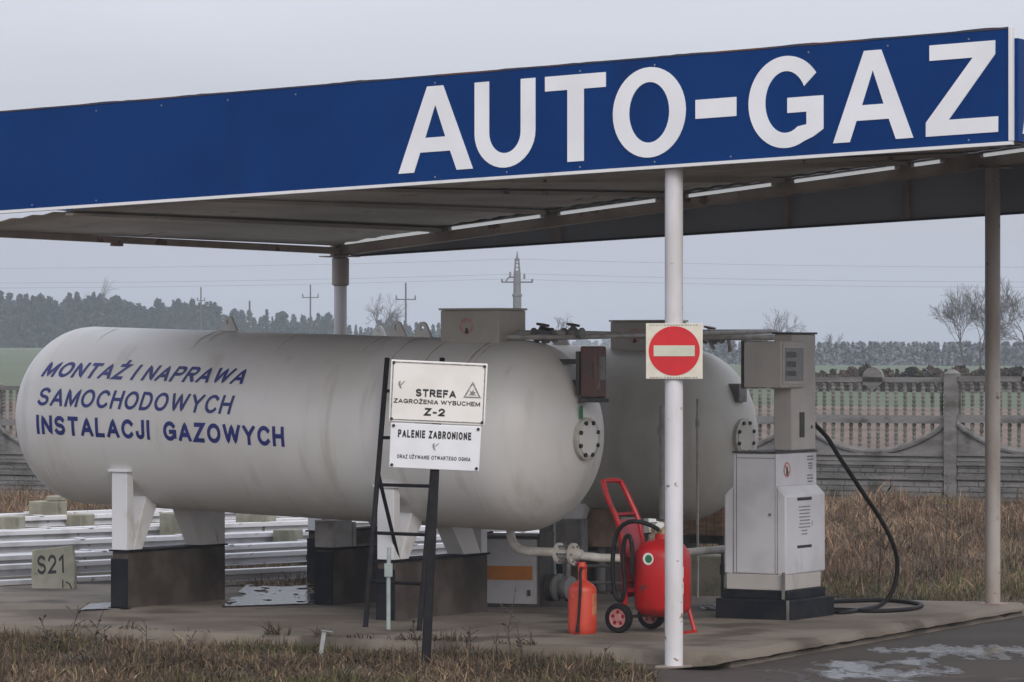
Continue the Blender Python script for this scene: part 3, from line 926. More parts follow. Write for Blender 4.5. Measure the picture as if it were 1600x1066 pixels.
# white flaking kerb below tank 1
def loc_t1(x, y): return (0.18 + x * tux - y * tuy, 30.07 + x * tuy + y * tux)
px3, py3 = px_depth(492, 188)
p3 = thing("concrete_pier", "low concrete pier with black end behind the ladder's left side, carrying a grey steel block", "concrete pier", (px3, py3, .1), TA, "concrete piers under the tanks")
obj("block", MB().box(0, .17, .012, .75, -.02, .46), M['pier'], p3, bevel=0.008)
obj("painted_end", MB().box(-.006, .176, 0, .011, 0.0, .44), M['tar'], p3)
obj("cap_plate", MB().box(-.02, .19, -.01, .77, .461, .475), M['tar'], p3)
obj("steel_block", MB().box(-.01, .18, .01, .28, .4751, .70).box(-.01, .18, .29, .34, .4751, .68), M['pipegrey'], p3, bevel=0.006)

# ------------------------------------------------------------------ pipes on top, joining the two tanks
pr = thing("gas_pipework", "grey pipes with red handled valves joining the valve boxes of both tanks", "pipework", (0.18, 30.07, 0), TA)
ztop = 1.54 + .75
off2 = ((1.61 - .18) * tux + (33.5 - 30.07) * tuy, -(1.61 - .18) * tuy + (33.5 - 30.07) * tux)   # tank 2 in tank 1's frame
p2x, p2y = off2
zz = 2.345
obj("pipe", MB().tube([(-.21, .08, zz), (.02, .08, zz), (.10, .10, zz), (.13, .18, zz), (.13, 1.2, zz - .01), (.13, p2y - .12, zz - .02), (.05, p2y - .02, zz - .02), (p2x - .21, p2y, zz - .02)], .026, 12), M['pipegrey'], pr)
obj("pipe", MB().tube([(-.21, -.08, zz - .03), (.16, -.08, zz - .03), (.22, -.02, zz - .03), (.22, .2, zz - .03), (.22, p2y - .3, zz + .03), (.16, p2y - .1, zz + .03), (p2x - .21, p2y - .08, zz + .03)], .02, 12), M['pipegrey'], pr)
def valve(x, y, z, m):
    v = obj("valve", MB().lathe([(-.09, .045), (-.075, .045), (-.07, .03), (-.04, .032), (-.02, .05), (.02, .05), (.04, .032), (.07, .03), (.075, .045), (.09, .045)], (x, y, z), (1, 0, 0), 16).cyl((x, y, z), (x, y, z + .07), .02, n=10), M['machine'], pr)
    obj("hand_wheel", MB().lathe([(0, .012), (.0, .052), (.014, .056), (.016, .012)], (x, y, z + .06), (0.2, 0, 1), 16), m, v)
valve(.02, .08, zz, M['rustred'])
valve(.10, .0, zz - .03, M['bolt'])
valve(.2, .24, zz + .0, M['rustred'])
obj("pipe", MB().tube([(p2x - .21, p2y + .05, zz + .02), (p2x + .12, p2y + .05, zz + .02), (p2x + .3, p2y + .04, zz - .02), (p2x + .32, p2y + .04, zz - .14)], .022, 12), M['pipegrey'], pr)
obj("pipe", MB().tube([(p2x - .21, p2y - .07, zz - .03), (p2x + .16, p2y - .07, zz - .04), (p2x + .22, p2y - .07, zz - .12)], .018, 12), M['pipegrey'], pr)
valve(p2x + .12, p2y + .02, zz, M['rustred'])
valve(p2x + .2, p2y - .05, zz - .03, M['rustred'])

# white drain pipe below tank 1's right end
dp = thing("drain_pipe", "white pipe with bolted flange running from under the lettered tank", "pipe", (0, 0, 0))
S1 = 198.0
def at(px, py, s_): return ((px - 800) / s_, F / s_, EYE - (py - 550) / s_)
pts = [at(798, 815, 196)] + [at(798, 838, 196), at(802, 850, 196.2), at(810, 858, 196.4), at(825, 862, 196.6), at(868, 863, 197)]
obj("pipe", MB().tube(pts, .036, 14), M['pipewhite'], dp)
obj("pipe", MB().tube([at(902, 868, 197), at(940, 872, 197.3), at(975, 872, 197.4), at(1040, 866, 195), at(1135, 858, 192)], .033, 14), M['pipewhite'], dp)
fa, fb_ = Vector(at(866, 863, 197)), Vector(at(906, 868, 197))
fd = (fb_ - fa).normalized()
yaw = Vector((0.86, -0.5, -.02)).normalized()
fc = (fa + fb_) / 2
fo = obj("flange", MB().lathe([(-.085, .03), (-.085, .085), (-.06, .085), (-.06, .04), (-.02, .036), (.03, .036), (.04, .04), (.045, .088), (.07, .088), (.07, .05), (.11, .045), (.14, .034)], fc, yaw, 24), M['pipewhite'], dp)
b = MB()
for k_ in range(6):
    t = k_ * math.pi / 3
    s1_ = yaw.cross(Vector((0, 0, 1))).normalized()
    u1_ = s1_.cross(yaw)
    c = fc + s1_ * .068 * math.cos(t) + u1_ * .068 * math.sin(t)
    obj("bolt", MB().cyl(c - yaw * .09, c + yaw * .08, .009, n=6), M['machine'], fo)

# pump cabinet and motor between the tanks
cbx, cby = px_depth(795, 189.5)
pc = thing("pump_cabinet", "low grey pump cabinet with an orange band, under the lettered tank", "cabinet", (cbx, cby, .1), -R(14))
obj("cabinet_body", MB().box(-.25, .25, 0, .45, .02, .56), M['cab'], pc, bevel=0.008)
obj("orange_band", MB().box(-.235, .20, -.004, -.0005, .22, .335), M['caborange'], pc)
obj("frame", MB().box(-.27, -.251, -.02, .47, 0, .6).box(.251, .27, -.02, .47, 0, .6).box(-.25, .25, -.02, .47, 0, .019).box(-.25, .25, -.015, .46, .561, .585), M['dark'], pc, bevel=0.003)
obj("handle", MB().box(.16, .185, -.02, -.001, .09, .14), M['dark'], pc, bevel=0.003)
mx_, my_ = px_depth(868, 189)
pu = thing("pump_motor", "small grey electric pump beside the cabinet with orange band", "pump", (mx_, my_, .1), -R(20))
obj("motor_body", MB().lathe([(-.15, .0), (-.15, .09), (-.14, .105), (.02, .105), (.03, .12), (.05, .12), (.06, .07), (.1, .07), (.11, .10), (.16, .10), (.17, .0)], (0, 0, .15), (1, -.3, 0), 24), M['machine'], pu)
b = MB()
for i in range(9):
    b.lathe([(-.13 + i * .017, .09), (-.13 + i * .017, .114), (-.126 + i * .017, .114), (-.126 + i * .017, .09)], (0, 0, .15), (1, -.3, 0), 20)
obj("cooling_fins", b, M['dark'], pu)
obj("base_frame", MB().box(-.2, .22, -.1, .1, 0, .045).box(-.1, -.06, -.08, .08, .045, .09).box(.07, .11, -.08, .08, .045, .09), M['dark'], pu)
obj("outlet_pipe", MB().tube([(.12, -.04, .2), (.12, -.04, .34), (.14, .02, .42), (.3, .15, .42)], .028, 12), M['machine'], pu)
ex_, ey_ = px_depth(876, 182)
eb = thing("control_box", "grey electrical box on legs behind the white flanged pipe", "control box", (ex_, ey_, .1), -R(14))
obj("box_body", MB().box(-.19, .19, 0, .22, .36, .66), M['machine'], eb, bevel=0.008)
for xx in (-.16, .14):
    obj("leg", MB().box(xx, xx + .03, .08, .12, 0, .36), M['dark'], eb)
obj("conduit", MB().tube([(-.05, -.02, .64), (-.05, -.02, .3), (-.05, .03, .1), (-.05, .05, 0)], .012, 8), M['pvc'], eb)

# frame of tubes behind the small extinguisher
rx_, ry_ = px_depth(940, 186)
fr = thing("tube_rack", "grey tube frame behind the small red extinguisher", "rack", (rx_, ry_, .1), -R(20))
for z_ in (.16, .30):
    obj("rail", MB().tube([(-.35, 0, z_), (.35, 0, z_)], .013, 8), M['machine'], fr)
for xx in (-.33, .33):
    obj("leg", MB().tube([(xx, 0, 0), (xx, 0, .5)], .014, 8), M['machine'], fr)

# tarp covered stack behind, crate and the mossy block below tank 2
tx_, ty_ = px_depth(937, 178)
tp = MB()
for i in range(13):
    z_ = i / 12
    for k_ in range(20):
        t = 2 * math.pi * k_ / 20
        rr = (.17 * (1 - z_) ** .55 + .035) * (1 + .13 * noise.noise((math.cos(t) * 2, math.sin(t) * 2, z_ * 3)))
        tp.v.append((rr * math.cos(t), rr * math.sin(t), z_ * .34 + .4))
for i in range(12):
    for k_ in range(20):
        j = (k_ + 1) % 20
        tp.f.append((i * 20 + k_, i * 20 + j, (i + 1) * 20 + j, (i + 1) * 20 + k_))
tp.f += [tuple(reversed(range(20))), tuple(range(240, 260))]
tt = thing("covered_valve_stand", "brown sacking wrapped round a valve stand behind the white pipe", "covered valve", (tx_, ty_, .1))
obj("sacking", tp, M['clay'], tt)
obj("stand", MB().cyl((0, 0, 0), (0, 0, .42), .05, n=12), M['machine'], tt)
obj("spindle", MB().cyl((0, 0, .74), (0, 0, .80), .03, n=10), M['machine'], tt)
wx_, wy_ = px_depth(1105, 172)
wc = thing("wooden_crate", "brown slatted wooden crate behind the white pipe, left of the fuel dispenser", "crate", (wx_, wy_, .1), -R(25))
b = MB()
for i in range(5):
    b.box(-.2 + i * .082, -.2 + i * .082 + .07, -.12, -.1, .44, .70)
b.box(-.21, .21, -.1, .12, .44, .47).box(-.21, .21, .1, .12, .47, .70).box(-.21, -.19, -.1, .1, .47, .7).box(.19, .21, -.1, .1, .47, .7)
obj("slats", b, M['wood'], wc)
obj("trestle", MB().box(-.2, -.15, -.1, .1, 0, .44).box(.15, .2, -.1, .1, 0, .44).box(-.15, .15, -.03, .03, .36, .44), M['dark'], wc)
bx_, by_ = px_depth(1096, 170)
mk = tag(obj("mossy_block", MB().box(-.2, .2, -.1, .14, -.05, .34), M['lichen'], bevel=0.02), "mossy concrete block on the ground left of the fuel dispenser", "concrete block")
mk.location = (bx_, by_ - 1.2, .06)
mk.rotation_euler = (0, 0, -R(22))
# standpipes beside tank 2
for (px, s_, z0, z1, r, m_, lb) in ((1034, 187, .1, 1.75, .022, 'pipegrey', "grey vertical pipe just left of the front post"), (1090, 183, .5, 1.8, .011, 'pipegrey', "thin pale vertical pipe between front post and dispenser"), (1129, 190, .1, .62, .014, 'dark', "short black steel bar beside the dispenser")):
    x_, y_ = px_depth(px, s_)
    b = MB().cyl((0, 0, 0), (0, 0, z1 - .1), r, n=12)
    b.cyl((0, 0, z1 - .35), (0, 0, z1 - .27), r * 1.7, n=12)
    o = obj("standpipe", b, M[m_])
    o.location = (x_, y_, .1)
    tag(o, lb, "pipe")

# ------------------------------------------------------------------ black ladder against tank 1
def lad(px, py, s_): return Vector(at(px, py, s_))
L0, L1 = lad(571, 980, 204.8), lad(605, 560, 200.0)
R0, R1 = lad(655, 985, 207.1), lad(691, 560, 202.2)
ld = thing("ladder", "black steel ladder leaning on the lettered tank behind the warning sign", "ladder", tuple((L0 + R0) / 2))
o0 = (L0 + R0) / 2
obj("rail", MB().tube([L0 - o0, L1 - o0], .021, 10), M['black'], ld)
obj("rail", MB().tube([R0 - o0, R1 - o0], .021, 10), M['black'], ld)
for py in (612, 686, 760, 835, 910):
    t = (980 - py) / 420
    obj("rung", MB().tube([L0.lerp(L1, t) - o0, R0.lerp(R1, t) - o0], .014, 8), M['black'], ld)
obj("strut", MB().tube([L0.lerp(L1, .57) - o0, lad(627, 892, 199) - o0, lad(630, 920, 199) - o0], .015, 8), M['black'], ld)
cx2, cy2 = px_depth(607, 206.5)
cd = MB().tube([(0, 0, 0), (0, 0, .42), (.005, .01, .62)], .016, 10).box(-.03, .03, -.025, .025, .40, .50)
o = obj("conduit", cd, M['pvc'])
o.location = (cx2, cy2, .1)
tag(o, "pale green conduit with a small junction box up the pier by the ladder", "conduit")

# ------------------------------------------------------------------ warning sign on a black post
S2 = 225.0
wsx, wsy = px_depth(665, S2)
ws = thing("warning_sign", "two white warning boards STREFA and PALENIE ZABRONIONE on a leaning black post", "sign", (wsx, wsy, 0))
ws.rotation_euler = (0, R(2.6), 0)
obj("post", MB().box(-.032, .032, 0, .064, -.15, 2.1), M['black'], ws, bevel=0.006)
def board(x0, x1, z0, z1, m, border):
    b = obj("board", MB().box(x0, x1, -.022, -.012, z0, z1), m, ws, bevel=0.008)
    if border:
        e = .012
        t = .008
        fr_ = MB()
        fr_.box(x0 + e, x1 - e, -.0245, -.0222, z1 - e - t, z1 - e).box(x0 + e, x1 - e, -.0245, -.0222, z0 + e, z0 + e + t)
        fr_.box(x0 + e, x0 + e + t, -.0245, -.0222, z0 + e + t, z1 - e - t).box(x1 - e - t, x1 - e, -.0245, -.0222, z0 + e + t, z1 - e - t)
        obj("border", fr_, M['greyink'], b, smooth=False)
    for xx in (x0 + .02, x1 - .02):
        for z_ in (z0 + .02, z1 - .02):
            obj("screw", MB().cyl((xx, -.03, z_), (xx, -.02, z_), .011, n=10), M['bolt'], b)
    return b
# the boards in the sign's own frame: x right, z up, faces towards -y
b1 = board(-.335, .335, 1.705, 2.135, M['signwhite'], True)
b2 = board(-.318, .310, 1.385, 1.698, M['signblue'], False)
def line(parent, s, x0, x1, z0, cap, bold, xs=1.0, name="lettering", m='ink'):
    mb_ = MB()
    vs, fs, tw = stroke_text(s, bold, .16, xs, .5)
    mb_.add([(x0 + (x1 - x0) * u, -.0228 - .0004 * ly, z0 + cap * v) for u, v, ly in vs], fs)
    obj(name, mb_, M[m], parent, smooth=False)
line(b1, "STREFA", -.155, .125, 1.885, .055, .27, 1.2)
line(b1, "ZAGROŻENIA WYBUCHEM", -.305, .295, 1.835, .032, .24, 1.25)
line(b1, "Z-2", -.090, .055, 1.755, .055, .25, 1.1)
tri = MB().prism([(-.062, 0), (.062, 0), (0, .115)], .002, Matrix.Translation((.238, -.0225, 1.893)) @ Matrix.Rotation(R(90), 4, 'X'), [[(-.045, .009), (.045, .009), (0, .095)]])
tri.prism([(-.03, .018), (-.012, .03), (-.018, .05), (-.004, .042), (.006, .062), (.01, .04), (.024, .044), (.014, .028), (.03, .018)], .002, Matrix.Translation((.238, -.0225, 1.893)) @ Matrix.Rotation(R(90), 4, 'X'))
obj("explosion_symbol", tri, M['greyink'], b1, smooth=False)
def emblem(parent, x, z, s):
    e_ = MB()
    mxe = Matrix.Translation((x, -.0225, z)) @ Matrix.Rotation(R(90), 4, 'X')
    e_.prism([(-.012 * s, .03 * s), (.004 * s, .036 * s), (.0, .012 * s), (.012 * s, -.02 * s), (-.002 * s, -.012 * s), (-.012 * s, .01 * s)], .002, mxe)
    e_.prism([(.006 * s, .004 * s), (.034 * s, .034 * s), (.03 * s, .036 * s), (.004 * s, .012 * s)], .002, mxe)
    obj("emblem", e_, M['greyink'], parent, smooth=False)
emblem(b1, -.265, 1.955, 1.0)
emblem(b2, -.01, 1.535, .95)
line(b2, "PALENIE ZABRONIONE", -.265, .245, 1.598, .055, .25, .7)
line(b2, "ORAZ UŻYWANIE OTWARTEGO OGNIA", -.265, .245, 1.452, .028, .22, .85)

# ------------------------------------------------------------------ no entry sign on the front post
ax_, ay_ = cw(AP, 0.12)
ns = thing("no_entry_sign", "square cream plate with red no entry disc on the front white post", "sign", (ax_, ay_ - .07, 2.205), -R(6))
pl = obj("plate", MB().box(-.198, .198, -.012, -.004, -.194, .194), M['cream'], ns, bevel=0.006)
disc_z = .0
obj("red_disc", MB().prism(arc(0, 0, .178, .172, 0, 360, 56)[:-1], .002, Matrix.Translation((0, -.0125, .002)) @ Matrix.Rotation(R(90), 4, 'X')), M['signred'], pl, smooth=False)
obj("bar", MB().box(-.143, .143, -.0172, -.0150, -.035, .04), M['bar'], pl)
sm = MB()
for k_ in range(17):
    xx = -.17 + k_ * .02
    wd = .008 + .008 * rng.random()
    sm.box(xx, xx + wd, -.0136, -.0122, .179, .185)
    sm.box(xx, xx + wd, -.0136, -.0122, -.187, -.179)
obj("small_print", sm, M['greyink'], pl, smooth=False)
obj("clamp", MB().lathe([(-.02, .07), (-.02, .0675), (.02, .0675), (.02, .07)], (0, .07, .09), (0, 0, 1), 28).lathe([(-.02, .07), (-.02, .0675), (.02, .0675), (.02, .07)], (0, .07, -.09), (0, 0, 1), 28), M['galv'], ns)

# ------------------------------------------------------------------ extinguishers
x_, y_ = px_depth(910, 209.5)
fe = thing("fire_extinguisher", "small faded orange red fire extinguisher standing on the concrete", "fire extinguisher", (x_, y_, .1), R(20))
obj("cylinder", MB().lathe([(0, .0), (0, .098), (.012, .104), (.03, .104), (.03, .108), (.315, .107), (.345, .1), (.368, .08), (.385, .05), (.40, .034), (.47, .031), (.47, 0)], (0, 0, 0), (0, 0, 1), 36), M['orange'], fe)
vh = obj("valve_head", MB().lathe([(.455, .034), (.5, .036), (.51, .028), (.53, .026), (.53, 0)], (0, 0, 0), (0, 0, 1), 18), M['orange'], fe)
obj("handle", MB().box(-.022, .022, -.07, .03, .515, .530, Matrix.Rotation(R(-8), 4, 'X')).box(-.018, .018, -.05, .05, .488, .50), M['red'], vh, bevel=0.004)
obj("hose", MB().tube([(-.02, -.03, .49), (-.05, -.08, .46), (-.06, -.115, .40), (-.065, -.122, .3), (-.075, -.122, .15), (-.082, -.118, .05)], .011, 10), M['rubber'], fe)
obj("nozzle", MB().cyl((-.082, -.118, .07), (-.086, -.118, .015), .013, .017, 12), M['rubber'], fe)
obj("label_sticker", MB().add([(.1085 * math.sin(t), -.1085 * math.cos(t), z_) for z_ in (.14, .30) for t in np.linspace(.35, .95, 9)], [(i, i + 1, i + 10, i + 9) for i in range(8)]), mat("worn_label", (.5, .2, .1, 1), .6, (.42, .1, .05, 1), 20), fe)

x_, y_ = px_depth(1030, 208.6)
we = thing("wheeled_extinguisher", "big red wheeled fire extinguisher behind the front post", "fire extinguisher", (x_, y_, .1), -R(33))
obj("cylinder", MB().lathe([(.12, 0), (.12, .10), (.135, .16), (.17, .2), (.2, .212), (.56, .212), (.61, .2), (.66, .16), (.69, .10), (.70, .06), (.74, .055), (.74, 0)], (0.03, 0, 0), (0, 0, 1), 40), M['red'], we)
vh = obj("valve_head", MB().lathe([(.74, .04), (.78, .04), (.79, .025), (.84, .022), (.84, 0)], (.03, 0, 0), (0, 0, 1), 16).cyl((.03, -.06, .77), (.03, .06, .77), .016, n=10), M['brass'], we)
obj("hand_wheel", MB().lathe([(.835, .01), (.835, .05), (.85, .05), (.85, .01)], (.03, 0, 0), (0, 0, 1), 16), M['dark'], vh)
def smooth_path(pts, n=6):
    P = [Vector(p) for p in pts]
    out_ = []
    for i in range(len(P) - 1):
        a, b, c, d = P[max(i - 1, 0)], P[i], P[i + 1], P[min(i + 2, len(P) - 1)]
        for k_ in range(n):
            t = k_ / n
            out_.append(0.5 * ((2 * b) + (c - a) * t + (2 * a - 5 * b + 4 * c - d) * t * t + (3 * b - a - 3 * c + d) * t ** 3))
    out_.append(P[-1])
    return out_
for sgn in (-1, 1):
    yy = .15 * sgn
    obj("frame_tube", MB().tube(smooth_path([(-.41, yy * .85, 1.11), (-.36, yy, 1.0), (-.27, yy, .82), (-.235, yy, .62), (-.215, yy, .35), (-.21, yy, .10)]), .021, 10), M['red'], we)
obj("handle", MB().tube(smooth_path([(-.40, -.128, 1.10), (-.425, -.11, 1.125), (-.43, 0, 1.13), (-.425, .11, 1.125), (-.40, .128, 1.10)], 4), .018, 10), M['red'], we)
for x_, z_ in ((-.30, .88), (-.215, .38)):
    obj("cross_bar", MB().tube([(x_, -.15, z_), (x_, .15, z_)], .014, 8), M['darkred'], we)
for z_ in (.3, .56):
    obj("bracket", MB().box(-.2, -.12, -.13, .13, z_, z_ + .03), M['darkred'], we)
bp_ = MB()
sp_ = smooth_path([(-.285, 0, .84), (-.245, 0, .66), (-.228, 0, .45), (-.222, 0, .26)])
bp_.add([(p.x + o_, y_, p.z) for p in sp_ for y_ in (-.132, .132) for o_ in (0.0, .012)],
        [f for i in range(len(sp_) - 1) for f in ((4 * i, 4 * i + 2, 4 * i + 6, 4 * i + 4), (4 * i + 1, 4 * i + 5, 4 * i + 7, 4 * i + 3), (4 * i, 4 * i + 4, 4 * i + 5, 4 * i + 1), (4 * i + 2, 4 * i + 3, 4 * i + 7, 4 * i + 6))] + [(0, 1, 3, 2), tuple(4 * (len(sp_) - 1) + k for k in (0, 2, 3, 1))])
obj("back_plate", bp_, M['darkred'], we)
obj("gauge", MB().lathe([(0, 0), (0, .03), (.018, .03), (.018, 0)], (.03, -.03, .80), (0, -1, .3), 18), M['signwhite'], vh)
for sgn in (-1, 1):
    yy = .235 * sgn
    wh = obj("wheel", MB().lathe([(-.024, .07), (-.028, .09), (-.024, .108), (0, .113), (.024, .108), (.028, .09), (.024, .07)], (-.21, yy, .113), (0, 1, 0), 32, False), M['rubber'], we)
    hb = MB().lathe([(-.026, 0), (-.026, .026), (-.018, .03), (-.018, .06), (-.024, .072), (.024, .072), (.018, .06), (.018, 0)], (-.21, yy, .113), (0, 1, 0), 28)
    rim = obj("rim", hb, M['pinkhub'], wh)
    for k_ in range(5):
        t = k_ * 2 * math.pi / 5 + .3
        c_ = (-.21 + .045 * math.cos(t), .113 + .045 * math.sin(t))
        obj("rim_opening", MB().cyl((c_[0], yy - .0195, c_[1]), (c_[0], yy + .0195, c_[1]), .0145, n=12), M['darkred'], rim)
obj("axle", MB().cyl((-.21, -.235, .113), (-.21, .235, .113), .012, n=10), M['dark'], we)
obj("stand_foot", MB().tube([(.17, -.12, .22), (.235, -.12, .02), (.245, -.12, .0)], .016, 8).tube([(.17, .12, .22), (.235, .12, .02), (.245, .12, .0)], .016, 8).box(.215, .255, -.13, .13, 0, .02), M['red'], we)
obj("hose", MB().tube(smooth_path([(.03, -.05, .77), (-.05, -.12, .82), (-.15, -.18, .83), (-.24, -.2, .76), (-.275, -.21, .6), (-.275, -.215, .4), (-.25, -.21, .27), (-.20, -.205, .25), (-.175, -.21, .36), (-.185, -.215, .56), (-.17, -.215, .70), (-.13, -.21, .72), (-.105, -.215, .6), (-.11, -.22, .45)]), .017, 10), M['rubber'], we)
lb = obj("label_disc", MB().lathe([(0, 0), (0, .045), (.004, .045), (.004, 0)], (.03, -.2085, .56), (0, -1, 0), 28), M['signwhite'], we)
obj("green_mark", MB().lathe([(0.0045, 0), (0.0045, .03), (.006, .03), (.006, 0)], (.035, -.2085, .56), (0, -1, 0), 24), M['green'], lb)
b = MB()
for z0, z1 in ((.42, .50), (.30, .385)):
    b.add([(.03 + .2135 * math.sin(t), -.2135 * math.cos(t), z_) for z_ in (z0, z1) for t in np.linspace(.9, 1.35, 7)], [(i, i + 1, i + 8, i + 7) for i in range(6)])
obj("label_sticker", b, M['signwhite'], we)

# ------------------------------------------------------------------ fuel dispenser
DA = -R(30)
dx, dy = px_depth(1212, 199)
fd_ = thing("fuel_dispenser", "tall grey white gas dispenser on a black plinth with a long black hose", "fuel dispenser", (dx, dy, .1), DA)
W_, D_ = .375, .75
obj("plinth", MB().box(-.50, .17, -.06, .72, -.02, .155), M['tar'], fd_, bevel=0.01)
obj("plinth", MB().box(-.46, .11, -.01, .68, .1551, .225), M['tar'], fd_, bevel=0.006)
obj("plinth_band", MB().box(-.435, .078, .005, .66, .2251, .35), M['disphead'], fd_, bevel=0.006)  # white band in the darker head paint, which stands in for its shade
obj("cable_trunk", MB().box(.068, .086, -.032, -.0055, .16, .37).box(.13, .148, -.078, -.0605, -.0, .155), M['machine'], fd_)
bd = obj("cabinet_body", MB().box(-W_, 0, 0, D_, .351, 1.30), M['disp'], fd_, bevel=0.012)
def hood(sg):
    x0 = 0 if sg > 0 else -W_
    pr_ = [(0, .345), (.085, .345), (.085, .97), (.0, 1.05)]
    b = MB()
    vs = []
    for y_ in (.012, D_ - .02):
        for (h, z_) in pr_:
            vs.append((x0 + sg * (h + .001), y_, z_))
    fs = [(0, 1, 2, 3), (7, 6, 5, 4), (0, 4, 5, 1), (1, 5, 6, 2), (2, 6, 7, 3), (3, 7, 4, 0)]
    if sg > 0:
        fs = [tuple(reversed(f)) for f in fs]
    b.add(vs, fs)
    return obj("front_cover", b, M['disp'], fd_, bevel=0.015)
h1 = hood(1)
hood(-1)
obj("door_seam", MB().box(-.006, -.002, -.002, .0, .36, 1.29).box(-W_ + .03, -W_ + .034, -.002, .0, .36, 1.29).box(-W_ + .0345, -.0065, -.002, .0, 1.262, 1.266), M['dark'], bd)
obj("door_lock", MB().cyl((-.05, -.008, .82), (-.05, -.0005, .82), .013, n=12), M['machine'], bd)
obj("top_tray", MB().box(-W_ - .005, .005, -.005, D_ + .005, 1.3005, 1.316), M['dark'], fd_)
# display head and column
hd = obj("display_head", MB().box(-.305, .03, .04, .47, 1.815, 2.185), M['disphead'], fd_, bevel=0.012)
obj("display_surround", MB().box(.031, .037, .06, .45, 1.84, 2.16), M['disphead'], hd, bevel=0.004)
dw = obj("display_window", MB().box(.0372, .040, .09, .42, 1.87, 2.13), M['disppanel'], hd)
for k_, (z0, z1) in enumerate(((2.055, 2.1), (1.98, 2.025), (1.91, 1.95))):
    b = MB()
    for i in range(4):
        b.box(.0402, .0415, .115 + i * .045, .148 + i * .045, z0, z1)
    obj("digits", b, M['digit'], dw, smooth=False)
obj("head_edge", MB().box(-.319, -.3055, .03, .48, 1.81, 2.19), M['dark'], hd)
cl_ = obj("column", MB().box(-.165, -.005, .30, .74, 1.3165, 2.24), M['disphead'], fd_, bevel=0.01)
obj("column_cap", MB().box(-.175, .005, .29, .75, 2.2405, 2.256), M['dark'], cl_)
obj("slot", MB().box(-.0045, .002, .44, .52, 1.42, 1.62), M['machine'], cl_).data.materials[0] = M['dark']
obj("lock", MB().cyl((-.0045, .66, 1.5), (.006, .66, 1.5), .014, n=12), M['machine'], cl_)
# stickers and print on the road side
def on_face(y, z, x=.0125): return (x, y, z)
st = MB()
mxs = Matrix.Translation((.0015, .20, 1.17)) @ Matrix(((0, 0, 1, 0), (1, 0, 0, 0), (0, 1, 0, 0), (0, 0, 0, 1)))
st.prism(arc(0, 0, .06, .06, 0, 360, 30)[:-1], .002, mxs, [arc(0, 0, .046, .046, 0, 360, 30)[:-1]])
st.prism([(-.042, .03), (-.032, .04), (.042, -.03), (.032, -.04)], .0018, mxs)
obj("no_smoking_sticker", st, M['redink'], bd, smooth=False)
obj("match_symbol", MB().prism([(-.008, -.05), (.008, -.05), (.012, .0), (0, .03), (-.012, 0)], .003, mxs), M['ink'], bd, smooth=False)
pr_ = MB()
for (z_, y0, y1) in ((1.26, .57, .68), (1.235, .57, .68), (1.205, .59, .66), (1.185, .59, .67), (1.165, .6, .66), (1.11, .57, .67), (1.085, .57, .68), (1.06, .58, .67)):
    y_ = y0
    while y_ < y1:
        wd = .01 + .02 * rng.random()
        pr_.box(.0005, .0022, y_, min(y_ + wd, y1), z_, z_ + .012)
        y_ += wd + .006
obj("small_print", pr_, M['greyink'], bd, smooth=False)
for z0, z1 in ((.925, .95), (.55, .572)):
    obj("black_stripe", MB().box(.0863, .0885, .21, .47, z0, z1), M['ink'], h1, smooth=False)
pr_ = MB()
for k_ in range(9):
    z_ = .87 - k_ * .027
    y_ = .24 + .03 * rng.random() + (.04 if k_ > 6 else 0)
    y1 = .45 - (.06 if k_ > 6 else .02 * rng.random())
    while y_ < y1:
        wd = .012 + .025 * rng.random()
        pr_.box(.0863, .0878, y_, min(y_ + wd, y1), z_, z_ + .011)
        y_ += wd + .008
pr_.box(.0863, .0878, .475, .485, .72, .76)
obj("small_print", pr_, M['greyink'], h1, smooth=False)
def dl(px, py, s_):                   # point of the yard in the dispenser's frame
    x_, y_, z_ = at(px, py, s_)
    x_ -= dx; y_ -= dy
    return (x_ * math.cos(-DA) - y_ * math.sin(-DA), x_ * math.sin(-DA) + y_ * math.cos(-DA), z_ - .1)
hp = [(-.06, .735, 1.56), dl(1292, 683, 194), dl(1310, 712, 194), dl(1345, 765, 193), dl(1378, 815, 192), dl(1398, 858, 191), dl(1402, 890, 190.5), dl(1395, 922, 190.5), dl(1378, 944, 190.8)]
grd = lambda px, py: dl(px, py - 3, (py - 550) / 2.1)
hp += [grd(1352, 955), grd(1320, 960), grd(1295, 958), grd(1275, 950), grd(1290, 944), grd(1330, 942), grd(1380, 941), grd(1420, 944), grd(1440, 949), grd(1420, 955), grd(1370, 958), grd(1320, 956), grd(1280, 954), grd(1262, 950)]
obj("hose", MB().tube(smooth_path(hp, 8), .0185, 12), M['rubber'], fd_)
obj("hose_socket", MB().cyl((-.05, .735, 1.575), (-.06, .80, 1.52), .028, .024, 14), M['dark'], fd_)

# loose chain beside the plinth
b = MB()
for i in range(9):
    cx, cy = dl(1100 + i * 4.2, 955, 192)[:2]
    t = rng.random() * 3
    b.lathe([(-.006, .026), (-.006, .036), (.006, .036), (.006, .026)], (cx, cy + .04 * math.sin(i * 1.3), .012 + .008 * (i % 2)), (math.sin(t) * .7, .3, 1), 12)
for i in range(len(b.v)):
    v = b.v[i]
    b.v[i] = (v[0], v[1], max(v[2], .002))
ch = obj("chain", b, M['galv'])
ch.location = (dx, dy, .1)
ch.rotation_euler = (0, 0, DA)
tag(ch, "short loose chain lying on the concrete left of the dispenser plinth", "chain")

